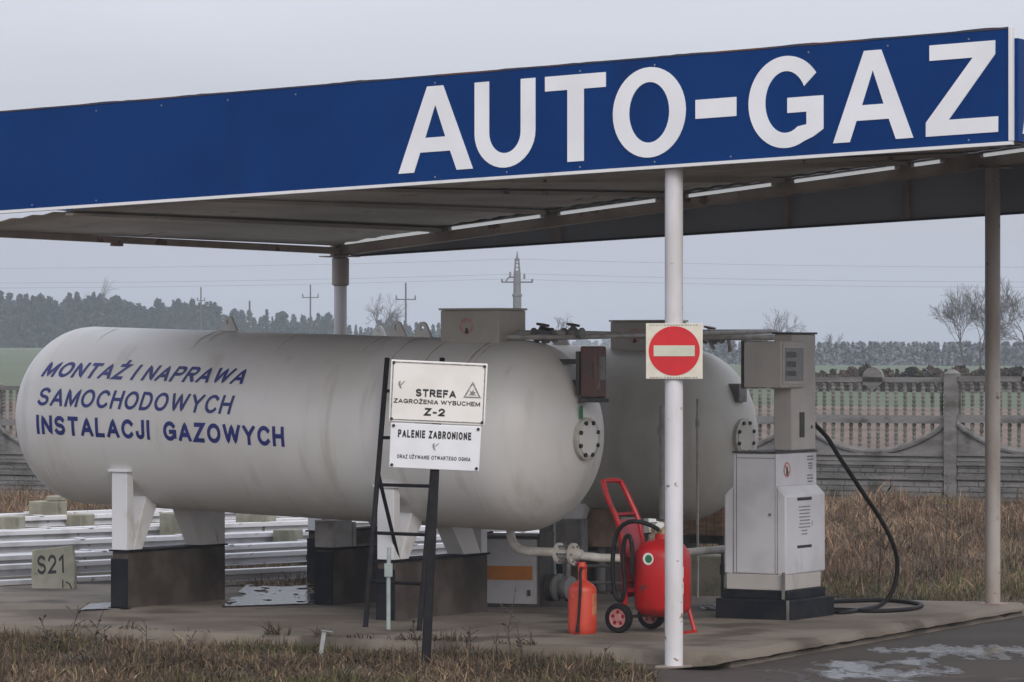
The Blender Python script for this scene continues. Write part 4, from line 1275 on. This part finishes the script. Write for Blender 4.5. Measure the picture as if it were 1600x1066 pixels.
# ------------------------------------------------------------------ concrete fence
FA = -math.atan(.62)
fx0, fy0 = (1488 - 800) / 133.0, F / 133.0
BAY = 2.06
fn_ = thing("concrete_fence", "weathered grey concrete panel fence with baluster openings behind the gas yard", "fence", (fx0, fy0, 0), FA)
FZ = lambda d: 0.415 + 0.0135 * d if d < 0 else 0.415         # foot of the fence, d along the fence from the post
def top_panel():
    b = MB()
    b.box(.08, BAY - .08, -.03, .03, 1.44, 1.50).box(.08, BAY - .08, -.025, .025, 1.0, 1.05)
    c = BAY / 2
    nb = 16
    for i in range(nb):
        x_ = .08 + (BAY - .16) * (i + .5) / nb
        z_ = 1.05
        prof = []
        for k_ in range(8):
            prof += [(z_ + k_ * .0488, .017), (z_ + k_ * .0488 + .02, .028), (z_ + k_ * .0488 + .036, .026)]
        prof += [(1.44, .017)]
        b.lathe(prof, (x_, 0, 0), (0, 0, 1), 6)
    mxv = Matrix.Translation((c, .03, 1.44)) @ Matrix.Rotation(R(90), 4, 'X')
    b.prism([(-.14, .0)] + [(-.13, .06)] + arc(0, .06, .13, .12, 180, 0, 12)[1:-1] + [(.13, .06), (.14, 0), (.0, -.11)], .06, mxv)
    return b
def mid_panel():
    b = MB()
    arc_pts = [(.08 + (BAY - .16) * i / 20, 1.0 - .05 - .34 * math.sin(math.pi * i / 20) ** .8) for i in range(21)]
    poly = [(.08, .5), (BAY - .08, .5)] + arc_pts[::-1]
    b.prism(poly, .05, Matrix.Translation((0, .025, 0)) @ Matrix.Rotation(R(90), 4, 'X'))
    b.tube([(p[0], -.025, p[1] + .0) for p in arc_pts], .036, 8)
    b.box(.08, BAY - .08, -.045, .03, .955, .999)
    nb = 16
    for i in range(nb):
        x_ = .08 + (BAY - .16) * (i + .5) / nb
        zb_ = 1.0 - .05 - .34 * math.sin(math.pi * (i + .5) / nb) ** .8
        h = .955 - zb_
        if h < .03: continue
        prof = []
        n2 = max(1, int(h / .048))
        for k_ in range(n2):
            prof += [(zb_ + k_ * h / n2, .017), (zb_ + (k_ + .4) * h / n2, .028), (zb_ + (k_ + .75) * h / n2, .026)]
        prof += [(.955, .017)]
        b.lathe(prof, (x_, 0, 0), (0, 0, 1), 6)
    for z_ in (.52, .585):
        b.box(.08, BAY - .08, -.055, -.0255, z_ - .016, z_ + .016)
    return b
def low_panel():
    b = MB()
    b.box(.08, BAY - .08, -.025, .025, -.25, .499)
    z_ = .04
    r_ = random.Random(3)
    while z_ < .47:                       # stone courses
        x_ = .09
        hh = .045 + .02 * r_.random()
        while x_ < BAY - .1:
            wd = min(.14 + .2 * r_.random(), BAY - .09 - x_)
            b.box(x_, x_ + wd - .012, -.036 - .008 * r_.random(), -.0255, z_, z_ + hh - .01)
            x_ += wd
        z_ += hh
    b.box(.08, BAY - .08, -.06, -.0255, .29, .33).box(.08, BAY - .08, -.06, -.0255, .455, .497)
    return b
def fpost():
    b = MB().box(-.075, .075, -.075, .075, -.3, 1.53)
    b.add([(-.08, -.08, 1.53), (.08, -.08, 1.53), (.08, .08, 1.53), (-.08, .08, 1.53), (-.02, -.02, 1.58), (.02, -.02, 1.58), (.02, .02, 1.58), (-.02, .02, 1.58)],
          [(3, 2, 1, 0), (4, 5, 6, 7), (0, 1, 5, 4), (1, 2, 6, 5), (2, 3, 7, 6), (3, 0, 4, 7)])
    return b
protos = [mesh_of("baluster_panel", top_panel(), M['fence']), mesh_of("arched_panel", mid_panel(), M['fence']), mesh_of("stone_panel", low_panel(), M['fence']), mesh_of("fence_post", fpost(), M['fence'])]
for i in range(-10, 5):
    d0 = i * BAY
    for nm, me in zip(("baluster_panel", "arched_panel", "stone_panel", "post"), protos):
        o = bpy.data.objects.new(nm, me)
        COL.objects.link(o)
        o.parent = fn_
        z_ = FZ(d0 + BAY / 2) if nm != "post" else FZ(d0)
        o.location = (d0, 0, z_ - .001)

# ------------------------------------------------------------------ white beams, mossy blocks and the S21 slab on the left
GRP = "white beams lying on the grass left of the tanks"
BD = Vector((.80, .60, 0)).normalized()
specs = [(-5.9, 33.5, .21, 5.0), (-5.5, 34.35, .32, 7.6), (-5.6, 35.0, .37, 8.0), (-5.6, 35.7, .35, 8.6), (-5.8, 36.4, .43, 9.0), (-6.0, 37.2, .39, 9.2), (-6.1, 38.0, .46, 9.8), (-6.4, 38.9, .42, 10.2), (-6.6, 40.0, .50, 10.8), (-6.9, 41.2, .48, 11.2)]
bm_me = None
def beam_mesh(ln, seed):
    b = MB().box(0, ln, -.07, .07, -.045, .0)
    b.box(0, ln, -.012, .012, -.10, -.0455).box(0, ln, -.05, .05, -.115, -.1005)
    r_ = random.Random(seed)
    x_ = .7
    while x_ < ln - .5:
        b.box(x_, x_ + .05, -.08, .08, .0005, .012)
        x_ += 1.1 + r_.random() * .4
    return b
names = ["nearest", "second", "third", "fourth", "fifth", "sixth", "seventh", "eighth", "ninth", "farthest"]
for i, (x_, y_, z_, ln) in enumerate(specs):
    o = obj("steel_beam", beam_mesh(ln, i), M['white_bar'], bevel=0.004)
    ang = math.atan2(BD.y, BD.x) + R(rng.uniform(-4, 4))
    o.location = (x_, y_, z_ - .07)
    o.rotation_euler = (0, R(-.3), ang)
    tag(o, "long white steel beam on mossy blocks, %s of the beams left of the tanks" % names[i], "steel beam", GRP)
blocks = [(75, 800, .12, 142, "two mossy blocks standing high on the far beams at the left"), (18, 822, .10, 150, "mossy block at the left photo edge under the far beams"), (125, 818, .10, 145, "mossy block just right of the tall blocks"),
          (282, 822, .14, 152, "mossy block seen between post and gusset of the left saddle"), (400, 822, .16, 148, "mossy block seen between the two tank saddles"), (450, 838, .07, 155, "small mossy block right of the saddles"), (478, 868, .05, 160, "small pale block in dry grass behind the saddles")]
for px, py, h, s_, lb in blocks:
    x_, y_, z_ = at(px, py, s_)
    zg = land(x_, y_)
    wd = .17 if px in (75, 282, 400) else .1
    b = MB().box(-wd, wd, -.14, .14, zg - z_ - .05, h)
    if px == 75:
        b.box(-wd - .04, wd + .06, -.15, .15, -.12, -.02).box(.02, wd, -.1, .1, h + .001, h + .06)
    o = obj("mossy_block", b, M['lichen'], bevel=0.012)
    o.location = (x_, y_, z_)
    o.rotation_euler = (0, 0, -R(20 + rng.uniform(-8, 8)))
    tag(o, lb, "concrete block", "mossy concrete blocks under the white beams")
sx, sy = px_depth(88, 176)
sl = thing("marker_slab", "leaning mossy concrete slab hand painted S21", "marker slab", (sx, sy, .03))
sl.rotation_euler = (R(-9), R(-4), -R(6))
pts = [(-.21, 0), (.18, .02), (.19, .22), (.17, .445), (-.05, .43), (-.2, .425), (-.215, .2)]
ms = obj("slab", MB().prism(pts, .07, Matrix.Translation((0, .035, 0)) @ Matrix.Rotation(R(90), 4, 'X')), M['slabpaint'], sl, bevel=0.012)
mb = MB()
vs, fs, tw = stroke_text("S21", .17, .22, 1.0, .5)
mb.add([(-.155 + .24 * u, -.0365 - .0005 * ly, .20 + .17 * v) for u, v, ly in vs], fs)
mb.tube([(.10, -.037, .12), (.13, -.037, .1), (.15, -.037, .05)], .006, 6)
mb.tube([(.07, -.037, .14), (.07, -.037, .07)], .005, 6)
obj("painted_number", mb, M['ink'], ms, smooth=False)
# short metal stake in front of the platform
kx, ky = px_depth(500, 218)
o = obj("metal_stake", MB().box(-.014, .014, -.004, .004, -.1, .20).box(-.014, .014, .004, .022, -.1, .20).box(-.02, .06, -.02, .03, .201, .207), M['galv'])
o.location = (kx, ky, .0)
o.rotation_euler = (0, R(9), R(10))
tag(o, "short grey metal stake leaning in the grass before the platform", "stake")

# ------------------------------------------------------------------ grass
def blades(name, pts, hmin, hmax, width, lean, palette, m, parent=None, kind="stuff", seg=2):
    n = len(pts)
    P = np.array(pts)
    h = nr.uniform(hmin, hmax, n) * nr.uniform(.5, 1, n)
    if P.shape[1] > 3:
        h = h * P[:, 3]
    az = nr.uniform(0, 2 * np.pi, n)
    ln = np.abs(nr.normal(0, lean, n))
    dxy = np.stack([np.cos(az), np.sin(az)], 1)
    fa = nr.uniform(0, 2 * np.pi, n)
    wv = np.stack([np.cos(fa), np.sin(fa), np.zeros(n)], 1) * (width * nr.uniform(.5, 1.3, n))[:, None]
    V = np.zeros((n, 5, 3))
    for k_, t in ((0, 0.), (2, .55), (4, 1.)):
        c = P[:, :3].copy()
        c[:, 0] += dxy[:, 0] * ln * h * t ** 1.7
        c[:, 1] += dxy[:, 1] * ln * h * t ** 1.7
        c[:, 2] += h * t * (1 - .25 * np.minimum(ln, 1.5) * t)
        if k_ < 4:
            V[:, k_] = c - wv * (1 - .35 * t)
            V[:, k_ + 1] = c + wv * (1 - .35 * t)
        else:
            V[:, 4] = c
    F_ = []
    idx = np.arange(n) * 5
    quads = np.stack([idx, idx + 1, idx + 3, idx + 2], 1)
    tris = np.stack([idx + 2, idx + 3, idx + 4], 1)
    me = bpy.data.meshes.new(name)
    me.vertices.add(n * 5)
    me.vertices.foreach_set("co", V.reshape(-1))
    loops = np.concatenate([quads.reshape(-1), tris.reshape(-1)])
    me.loops.add(len(loops))
    me.loops.foreach_set("vertex_index", loops.astype(np.int32))
    ls = np.concatenate([np.arange(n) * 4, n * 4 + np.arange(n) * 3])
    me.polygons.add(2 * n)
    me.polygons.foreach_set("loop_start", ls.astype(np.int32))
    me.update(calc_edges=True)
    pal = np.array(palette)
    ci = nr.integers(0, len(pal), n)
    if P.shape[1] > 4:
        ci = np.where(nr.uniform(0, 1, n) < P[:, 4], len(pal) - 1 - nr.integers(0, 2, n), nr.integers(0, max(1, len(pal) - 2), n))
    clump = np.array([1 + .75 * noise.noise((p[0] * 1.1, p[1] * .8, 11)) + .45 * noise.noise((p[0] * 3.5, p[1] * 2.5, 13)) for p in pts])
    c = pal[ci] * nr.uniform(.75, 1.3, (n, 1)) * np.clip(clump, .4, 1.8)[:, None]
    c = np.repeat(np.concatenate([c, np.ones((n, 1))], 1), 5, 0)
    at_ = me.color_attributes.new("Col", 'FLOAT_COLOR', 'POINT')
    at_.data.foreach_set("color", c.reshape(-1).astype(np.float32))
    me.materials.append(m)
    o = bpy.data.objects.new(name, me)
    COL.objects.link(o)
    if parent: o.parent = parent
    if kind: o["kind"] = kind
    return o
def in_plat(x, y, mg=0.0):
    rx, ry = x - NX, y - NY
    a = -(rx * cux + ry * cuy)
    p = -rx * cuy + ry * cux
    if a < 2.1 - mg or a > 13.5: return False
    pb = 6.4 - (a - 2.2) * (2.05 / 11.3)
    return .27 - mg < p < pb + mg
DRY = [(.135, .095, .062), (.10, .07, .047), (.07, .049, .036), (.20, .15, .095), (.05, .036, .028), (.085, .06, .045), (.085, .078, .035), (.062, .07, .028)]
pts = []
while len(pts) < 80000:                   # strip of grass in front of the platform
    x_ = rng.uniform(-7.5, 1.1)
    y_ = rng.uniform(23.5, 30.3)
    edge = 0.95 - .25 * max(0, (y_ - 26)) + .25 * noise.noise((y_, x_, 1))
    if x_ > edge: continue
    rx, ry = x_ - NX, y_ - NY
    p = -rx * cuy + ry * cux
    if p > 0.30 + .42 * noise.noise((x_ * 1.7, y_ * 1.7, 21)) + .25 * noise.noise((x_ * 6, y_ * 6, 22)): continue
    zb_ = .1 if in_plat(x_, y_) else 0
    d = noise.noise((x_ * 1.4, y_ * 1.4, 0)) * .5 + .5 + .35 * noise.noise((x_ * 4, y_ * 4, 4))
    if rng.random() > d - .05: continue
    g = .6 if noise.noise((x_ * .9 + 4, y_ * .9, 8)) > .22 else .08
    pts.append((x_, y_, zb_, .25 + 1.0 * max(0, d) ** 1.6, g))
tag(blades("grass", pts, .04, .21, .0055, .95, DRY, M['blade']))
pts = []
while len(pts) < 120000:                   # rough dry grass between the yard and the fence
    x_ = rng.uniform(-17, 11)
    y_ = rng.uniform(31.5, 60)
    q = y_ + .62 * x_
    if q > 48.1 or in_plat(x_, y_, .05): continue
    if x_ > 3.6 and y_ < 32.2 - .5 * (x_ - 4): continue
    X_ = x_ / y_
    if abs(X_) > .17: continue
    if x_ < -2.5 and y_ < 37.5 - .3 * (x_ + 2.5): continue
    d = noise.noise((x_ * .8, y_ * .8, 0)) * .5 + .5
    hh = .2 + .95 * d ** 1.4 + .5 * noise.noise((x_ * 2.0, y_ * 2.0, 6))
    hh = max(.12, hh)
    rx, ry = x_ - NX, y_ - NY
    if x_ > 2: hh *= .55 + .45 * min(1, max(0, (y_ - 33.5) / 3))
    elif y_ < 44: hh *= .55
    g = .45 if (y_ < 35 + .6 * noise.noise((x_, y_, 0)) and x_ > 2) or noise.noise((x_ * .5, y_ * .5, 9)) > .3 else .04
    pts.append((x_, y_, land(x_, y_), hh, g))
DRY2 = [(.235, .16, .105), (.18, .118, .08), (.13, .085, .062), (.30, .22, .145), (.095, .064, .05), (.15, .115, .09), (.13, .125, .06), (.09, .10, .042)]
tag(blades("dry_grass", pts, .12, .44, .005, 1.0, DRY2, M['blade']))

# single dry weeds
weeds = [(150, 985, 224, .24, "tall dry brown weed at the left before the platform edge"), (72, 978, 220, .20, "bent dry weed below the S21 slab"), (158, 990, 227, .2, "thin dry weed close beside the tall one at the left"),
         (800, 1000, 220, .30, "tall dry weed standing before the red extinguisher and orange banded cabinet"), (816, 1010, 222, .16, "curled low weed right of the tall weed"), (735, 1010, 223, .19, "thin dry weed right of the warning sign post"),
         (652, 1000, 221, .18, "dry weed close beside the warning sign post"), (300, 1000, 222, .14, "small dry weed before the left pier"), (118, 1000, 226, .30, "tallest dark weed at the left, in front of the S21 slab"), (225, 1012, 228, .22, "leaning dark weed before the left pier's black end"), (420, 1030, 230, .16, "short branched weed left of the metal stake"), (950, 1040, 232, .14, "low weed left of the front white post's foot"), (1358, 962, 186, .1, "tiny weed at the platform edge below the hose loop"), (1372, 905, 176, .62, "tall dark weed in dry grass right of the hose"), (1478, 890, 160, .6, "dark weed stalk left of the right canopy post")]
for px, py, s_, hgt, lb in weeds:
    hgt *= 1.5
    x_, y_ = px_depth(px, s_)
    zg = land(x_, y_) if y_ > 33.5 else 0.0
    b = MB()
    r_ = random.Random(px)
    top = Vector((r_.uniform(-.05, .05), r_.uniform(-.03, .03), hgt))
    mid = Vector((r_.uniform(-.03, .03), 0, hgt * .5))
    b.tube([(0, 0, -.02), mid, top], .005, 6, .002)
    for k_ in range(9):
        t = .3 + .7 * k_ / 9
        base = Vector((0, 0, 0)).lerp(mid, t * 2) if t < .5 else mid.lerp(top, t * 2 - 1)
        d_ = Vector((r_.uniform(-1, 1), r_.uniform(-1, 1), r_.uniform(-.1, 1.1))).normalized() * hgt * .2
        b.tube([base, base + d_ * .6, base + d_], .0035, 5, .0015)
        n_ = d_.cross(Vector((0, 0, 1))).normalized() * .013
        e_ = base + d_
        b.add([e_ - d_ * .25, e_ + n_, e_ + d_ * .35, e_ - n_, e_ + Vector((0, 0, .008))], [(0, 1, 4), (1, 2, 4), (2, 3, 4), (3, 0, 4)])
    o = obj("dry_weed", b, M['bark'])
    o.location = (x_, y_, zg)
    tag(o, lb, "weed", "dry weeds around the yard")

# ------------------------------------------------------------------ bare trees
def bare_tree(name, px, dist, hgt, seed, label, lean=0.0, spread=1.0, depth=6, trunk_r=None, trunk_frac=.28, cat="tree"):
    r_ = random.Random(seed)
    x_ = (px - 800) / F * dist
    z0 = land(x_, dist)
    root = thing(name, label, cat, (x_, dist, z0), 0, "bare trees beyond the fence")
    tr, cr = MB(), MB()
    rad = trunk_r or hgt * .014
    def grow(p, d, ln, r, lev):
        pts_ = [p]
        q = p.copy()
        for k_ in range(3):
            d = (d + Vector((r_.gauss(0, .10), r_.gauss(0, .10), .03))).normalized()
            q = q + d * ln / 3
            pts_.append(q.copy())
        (tr if lev == 0 else cr).tube(pts_, r, 5 if lev < 2 else 3, r * .68)
        if lev >= depth: return
        for k_ in range(r_.choice((2, 3, 3, 4)) if lev < depth - 1 else 3):
            a = r_.uniform(0, 2 * math.pi)
            sp = r_.uniform(.32, .75) * spread
            perp = d.cross(Vector((math.cos(a), math.sin(a), .2))).normalized()
            nd = (d * math.cos(sp) + perp * math.sin(sp)).normalized()
            start = pts_[-1] if k_ < 2 else pts_[r_.choice((1, 2))]
            grow(start, nd, ln * r_.uniform(.62, .86), max(r * .62, hgt * .0014), lev + 1)
    grow(Vector((0, 0, -.2)), Vector((lean, 0, 1)).normalized(), hgt * trunk_frac, rad, 0)
    zs = max(v[2] for v in cr.v)
    k_ = hgt / zs
    for b in (tr, cr):
        b.v = [(v[0] * k_, v[1] * k_, v[2] * k_ if v[2] > 0 else v[2]) for v in b.v]
    obj("trunk", tr, M['bark'], root)
    obj("crown", cr, M['bark'], root)
bare_tree("bare_tree", 1508, 230, 5.6, 3, "bare dark tree left of the right canopy post", -.06, .85, 7, .075, .30)
bare_tree("bare_tree", 1533, 232, 5.5, 12, "bare tree partly hidden by the right canopy post", .10, .8, 7, .08, .30)
bare_tree("bare_tree", 1612, 225, 6.0, 5, "bare tree at the right photo edge", -.08, .9, 7, .09, .3)
bare_tree("bare_tree", 1212, 420, 6.2, 8, "round topped bare tree above the rear tank and dispenser", 0, .95, 6, .13, .26)
bare_tree("bare_tree", 1297, 440, 3.6, 21, "small bare tree just right of the dispenser column", 0, .6, 5, .07, .3)
bare_tree("bare_tree", 152, 600, 11.5, 31, "grey leafless treetop rising above the wood at left", 0, .9, 5, .2, .3)
bare_tree("bare_tree", 600, 430, 6.6, 41, "wide bare tree right of the rear left canopy post", 0, 1.0, 6, .14, .25)
bare_tree("bare_tree", 868, 470, 5.4, 47, "hazy bare tree right of the concrete pole", 0, 1.0, 5, .12, .25)
# ------------------------------------------------------------------ far wood, hedge
def conifers(name, spec, pal, m):
    vs, fs, cs = [], [], []
    for (x_, y_, z_, h, wd, sd_) in spec:
        r_ = random.Random(sd_)
        base = pal[r_.randrange(len(pal))]
        ex_ = r_.choice((.45, .6, .85, 1.0))
        nf = int(200 + h * 36)
        for k_ in range(nf):
            t = r_.random() ** .8
            zc = h * (.04 + .96 * t)
            rad = wd * ((1 - t) ** ex_ + .04) * (0.75 + .25 * math.sin(t * 21 + sd_)) * math.sqrt(r_.random())
            a = r_.uniform(0, 2 * math.pi)
            c = Vector((x_ + rad * math.cos(a), y_ + rad * math.sin(a), z_ + zc))
            sz = wd * r_.uniform(.07, .2)
            d1 = Vector((r_.gauss(0, 1), r_.gauss(0, 1), r_.gauss(0, .6))).normalized() * sz
            d2 = Vector((r_.gauss(0, 1), r_.gauss(0, 1), r_.gauss(0, 1))).normalized() * sz * .7
            o_ = len(vs)
            vs += [c - d1, c + d2, c + d1, c - d2 + Vector((0, 0, -sz * .5))]
            fs.append((o_, o_ + 1, o_ + 2, o_ + 3))
            f_ = r_.uniform(.7, 1.35)
            cs += [(base[0] * f_, base[1] * f_, base[2] * f_, 1)] * 4
        o_ = len(vs)
    me = bpy.data.meshes.new(name)
    me.from_pydata([tuple(v) for v in vs], [], fs)
    at_ = me.color_attributes.new("Col", 'FLOAT_COLOR', 'POINT')
    at_.data.foreach_set("color", np.array(cs, dtype=np.float32).reshape(-1))
    me.materials.append(m)
    o = bpy.data.objects.new(name, me)
    COL.objects.link(o)
    return o
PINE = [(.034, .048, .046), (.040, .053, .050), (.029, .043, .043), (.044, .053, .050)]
spec = []
r_ = random.Random(5)
def skyline(px):                       # top of the far wood in photo rows
    if px < 100: return 466 + 6 * math.sin(px * .09)
    if px < 190: return 464
    if px < 345: return 474 + 4 * math.sin(px * .2)
    if px < 380: return 492
    if px < 540: return 497 + 3 * math.sin(px * .3)
    if px < 640: return 507 + 5 * math.sin(px * .07)
    return 514
for row in range(3):
    px = -260
    while px < 720:
        dist = 520 + row * 25 + r_.uniform(-8, 8)
        x_ = (px - 800) / F * dist
        zg = land(x_, dist)
        top = EYE + (550 - skyline(px) + r_.gauss(-3, 6)) / F * dist
        if 341 < px < 352: top -= 3
        h = max(3.0, top - zg + .4)
        spec.append((x_, dist, zg - .4, h, h * r_.uniform(.22, .36), r_.randrange(10 ** 6)))
        px += r_.uniform(6, 12)
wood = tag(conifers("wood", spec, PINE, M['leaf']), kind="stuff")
spec = []
px = 540
while px < 1900:
    dist = (900 if px < 1100 else 380) + r_.uniform(-22, 22)
    x_ = (px - 800) / F * dist
    zg = land(x_, dist)
    tr_ = 530 if px < 1100 else (553 if px < 1330 else (552 - 8 * max(0, math.sin(px * .017))))
    top = EYE + (550 - tr_ + r_.gauss(0, 3)) / F * dist
    h = max(2.5, top - zg)
    spec.append((x_, dist, zg - .3, h, h * r_.uniform(.4, .8), r_.randrange(10 ** 6)))
    px += r_.uniform(5, 12)
tag(conifers("distant_wood", spec, [(.13, .14, .16), (.15, .155, .17), (.115, .122, .14)], M['leaf']), kind="stuff")  # pale blue-grey palette carries part of the distance haze
spec = []
px = 1180
while px < 1900:                       # low dark scrub along the far side of the field
    dist = 150 + r_.uniform(-8, 8)
    x_ = (px - 800) / F * dist
    zg = land(x_, dist)
    top = EYE - (575 + 2.5 * math.sin(px * .05) + r_.gauss(0, 2.5) - 550) / F * dist
    spec.append((x_, dist, zg - .05, max(.25, top - zg), r_.uniform(.45, 1.3), r_.randrange(10 ** 6)))
    px += r_.uniform(7, 17)
tag(conifers("scrub", spec, [(.06, .045, .035), (.075, .055, .04), (.05, .045, .03)], M['leaf']), kind="stuff")

# ------------------------------------------------------------------ utility poles and wires
def wood_pole(px, top_py, dist, arm_py, arm_half, label, thick=.13, extra=False):
    x_ = (px - 800) / F * dist
    s_ = F / dist
    zg = land(x_, dist)
    zt = EYE + (550 - top_py) / s_
    t = thing("utility_pole", label, "utility pole", (x_, dist, zg), 0, "utility poles in the fields")
    obj("pole", MB().cyl((0, 0, -.3), (0, 0, zt - zg), thick, thick * .7, 10), M['timber'], t)
    if arm_py:
        za_ = EYE + (550 - arm_py) / s_ - zg
        w_ = arm_half / s_
        obj("cross_arm", MB().box(-w_, w_, -.06, .06, za_ - .05, za_ + .05), M['timber'], t)
        for k_ in (-1, 1):
            obj("insulator", MB().cyl((k_ * w_ * .92, 0, za_ + .05), (k_ * w_ * .92, 0, za_ + .42), .085, .06, 8), M['polecon'], t)
    return zt
wood_pole(634, 442, 380, 468, 16, "wooden pole with cross arm between the rear left post and the concrete pole", .11)
wood_pole(485, 445, 430, 465, 13, "hazy wooden pole with cross arm left of the rear left canopy post", .11)
wood_pole(390, 470, 440, None, 8, "thin far pole without cross arm at the end of the wood", .14)
wood_pole(314, 449, 480, 470, 6, "thin far pole rising behind the wood above the tank's left lifting lug", .12)
PD = 330.0
s_ = F / PD
X8 = (808 - 800) / s_
zg = land(X8, PD)
cp = thing("utility_pole", "tall thick concrete pole with staggered cross arms above the near valve box", "utility pole", (X8, PD, zg), 0, "utility poles in the fields")
hz = lambda py: EYE + (550 - py) / s_ - zg
obj("pole", MB().lathe([(-.3, .40), (hz(470), .36), (hz(464), .36), (hz(463), .43), (hz(460), .43), (hz(459), .33), (hz(430), .31), (hz(425), .30)], (0, 0, 0), (0, 0, 1), 12), M['polecon'], cp)
b = MB()
for k_ in (-1, 1):
    b.cyl((k_ * .2, 0, hz(426)), (k_ * .12, 0, hz(404)), .09, .07, 8)
for py in (424, 418, 412, 406):
    b.box(-.24, .24, -.1, .1, hz(py) - .05, hz(py) + .05)
b.cyl((0, 0, hz(408)), (0, 0, hz(393)), .14, .03, 8)
obj("pole_head", b, M['polecon'], cp)
obj("cross_arm", MB().box(-1.35, 1.35, -.1, .1, hz(441) - .07, hz(441) + .07), M['polecon'], cp)
b = MB().tube([(-1.0, 0, hz(441)), (-.75, 0, hz(434)), (-.3, 0, hz(433))], .07, 6)
obj("cross_arm", b, M['polecon'], cp)
for (xx, p0, p1) in ((-1.3, 441, 436), (1.3, 441, 436), (-.6, 433, 425), (.62, 436, 428)):
    obj("insulator", MB().cyl((xx, 0, hz(p0)), (xx, 0, hz(p1)), .10, .07, 8), M['polecon'], cp)
for k_, (off_x, dz_, py, lb) in enumerate(((-1.3, 0, 436, "lower thin power line crossing the sky through the concrete pole"), (.62, 0, 428, "middle thin power line crossing the sky through the concrete pole"), (0, 0, 405, "upper thin power line crossing the sky from the concrete pole's head"))):
    z_ = EYE + (550 - py) / s_
    pts = []
    for i in range(41):
        t = -1 + i / 20
        d_ = t * 95
        sag = 1.5 * (1 - (2 * abs(t) - 1) ** 2)
        pts.append((X8 + off_x + d_, PD + d_ * -.05, z_ - sag * .5))
    tag(obj("power_line", MB().tube(pts, .009, 5), M['wire']), lb, "power line", "power lines across the sky")

# ------------------------------------------------------------------ hazy air
hm = bpy.data.materials.new("haze_air")
hm.use_nodes = True
ht = hm.node_tree
ht.nodes.clear()
ho = ht.nodes.new("ShaderNodeOutputMaterial")
pv = ht.nodes.new("ShaderNodeVolumePrincipled")
pv.inputs['Color'].default_value = (0.80, 0.89, 1.0, 1)
pv.inputs['Density'].default_value = 0.00058
pv.inputs['Anisotropy'].default_value = 0.0
ht.links.new(pv.outputs[0], ho.inputs['Volume'])
hb = obj("haze", MB().box(-700, 700, -60, 1300, -3, 22), hm, smooth=False)
tag(hb, kind="stuff")
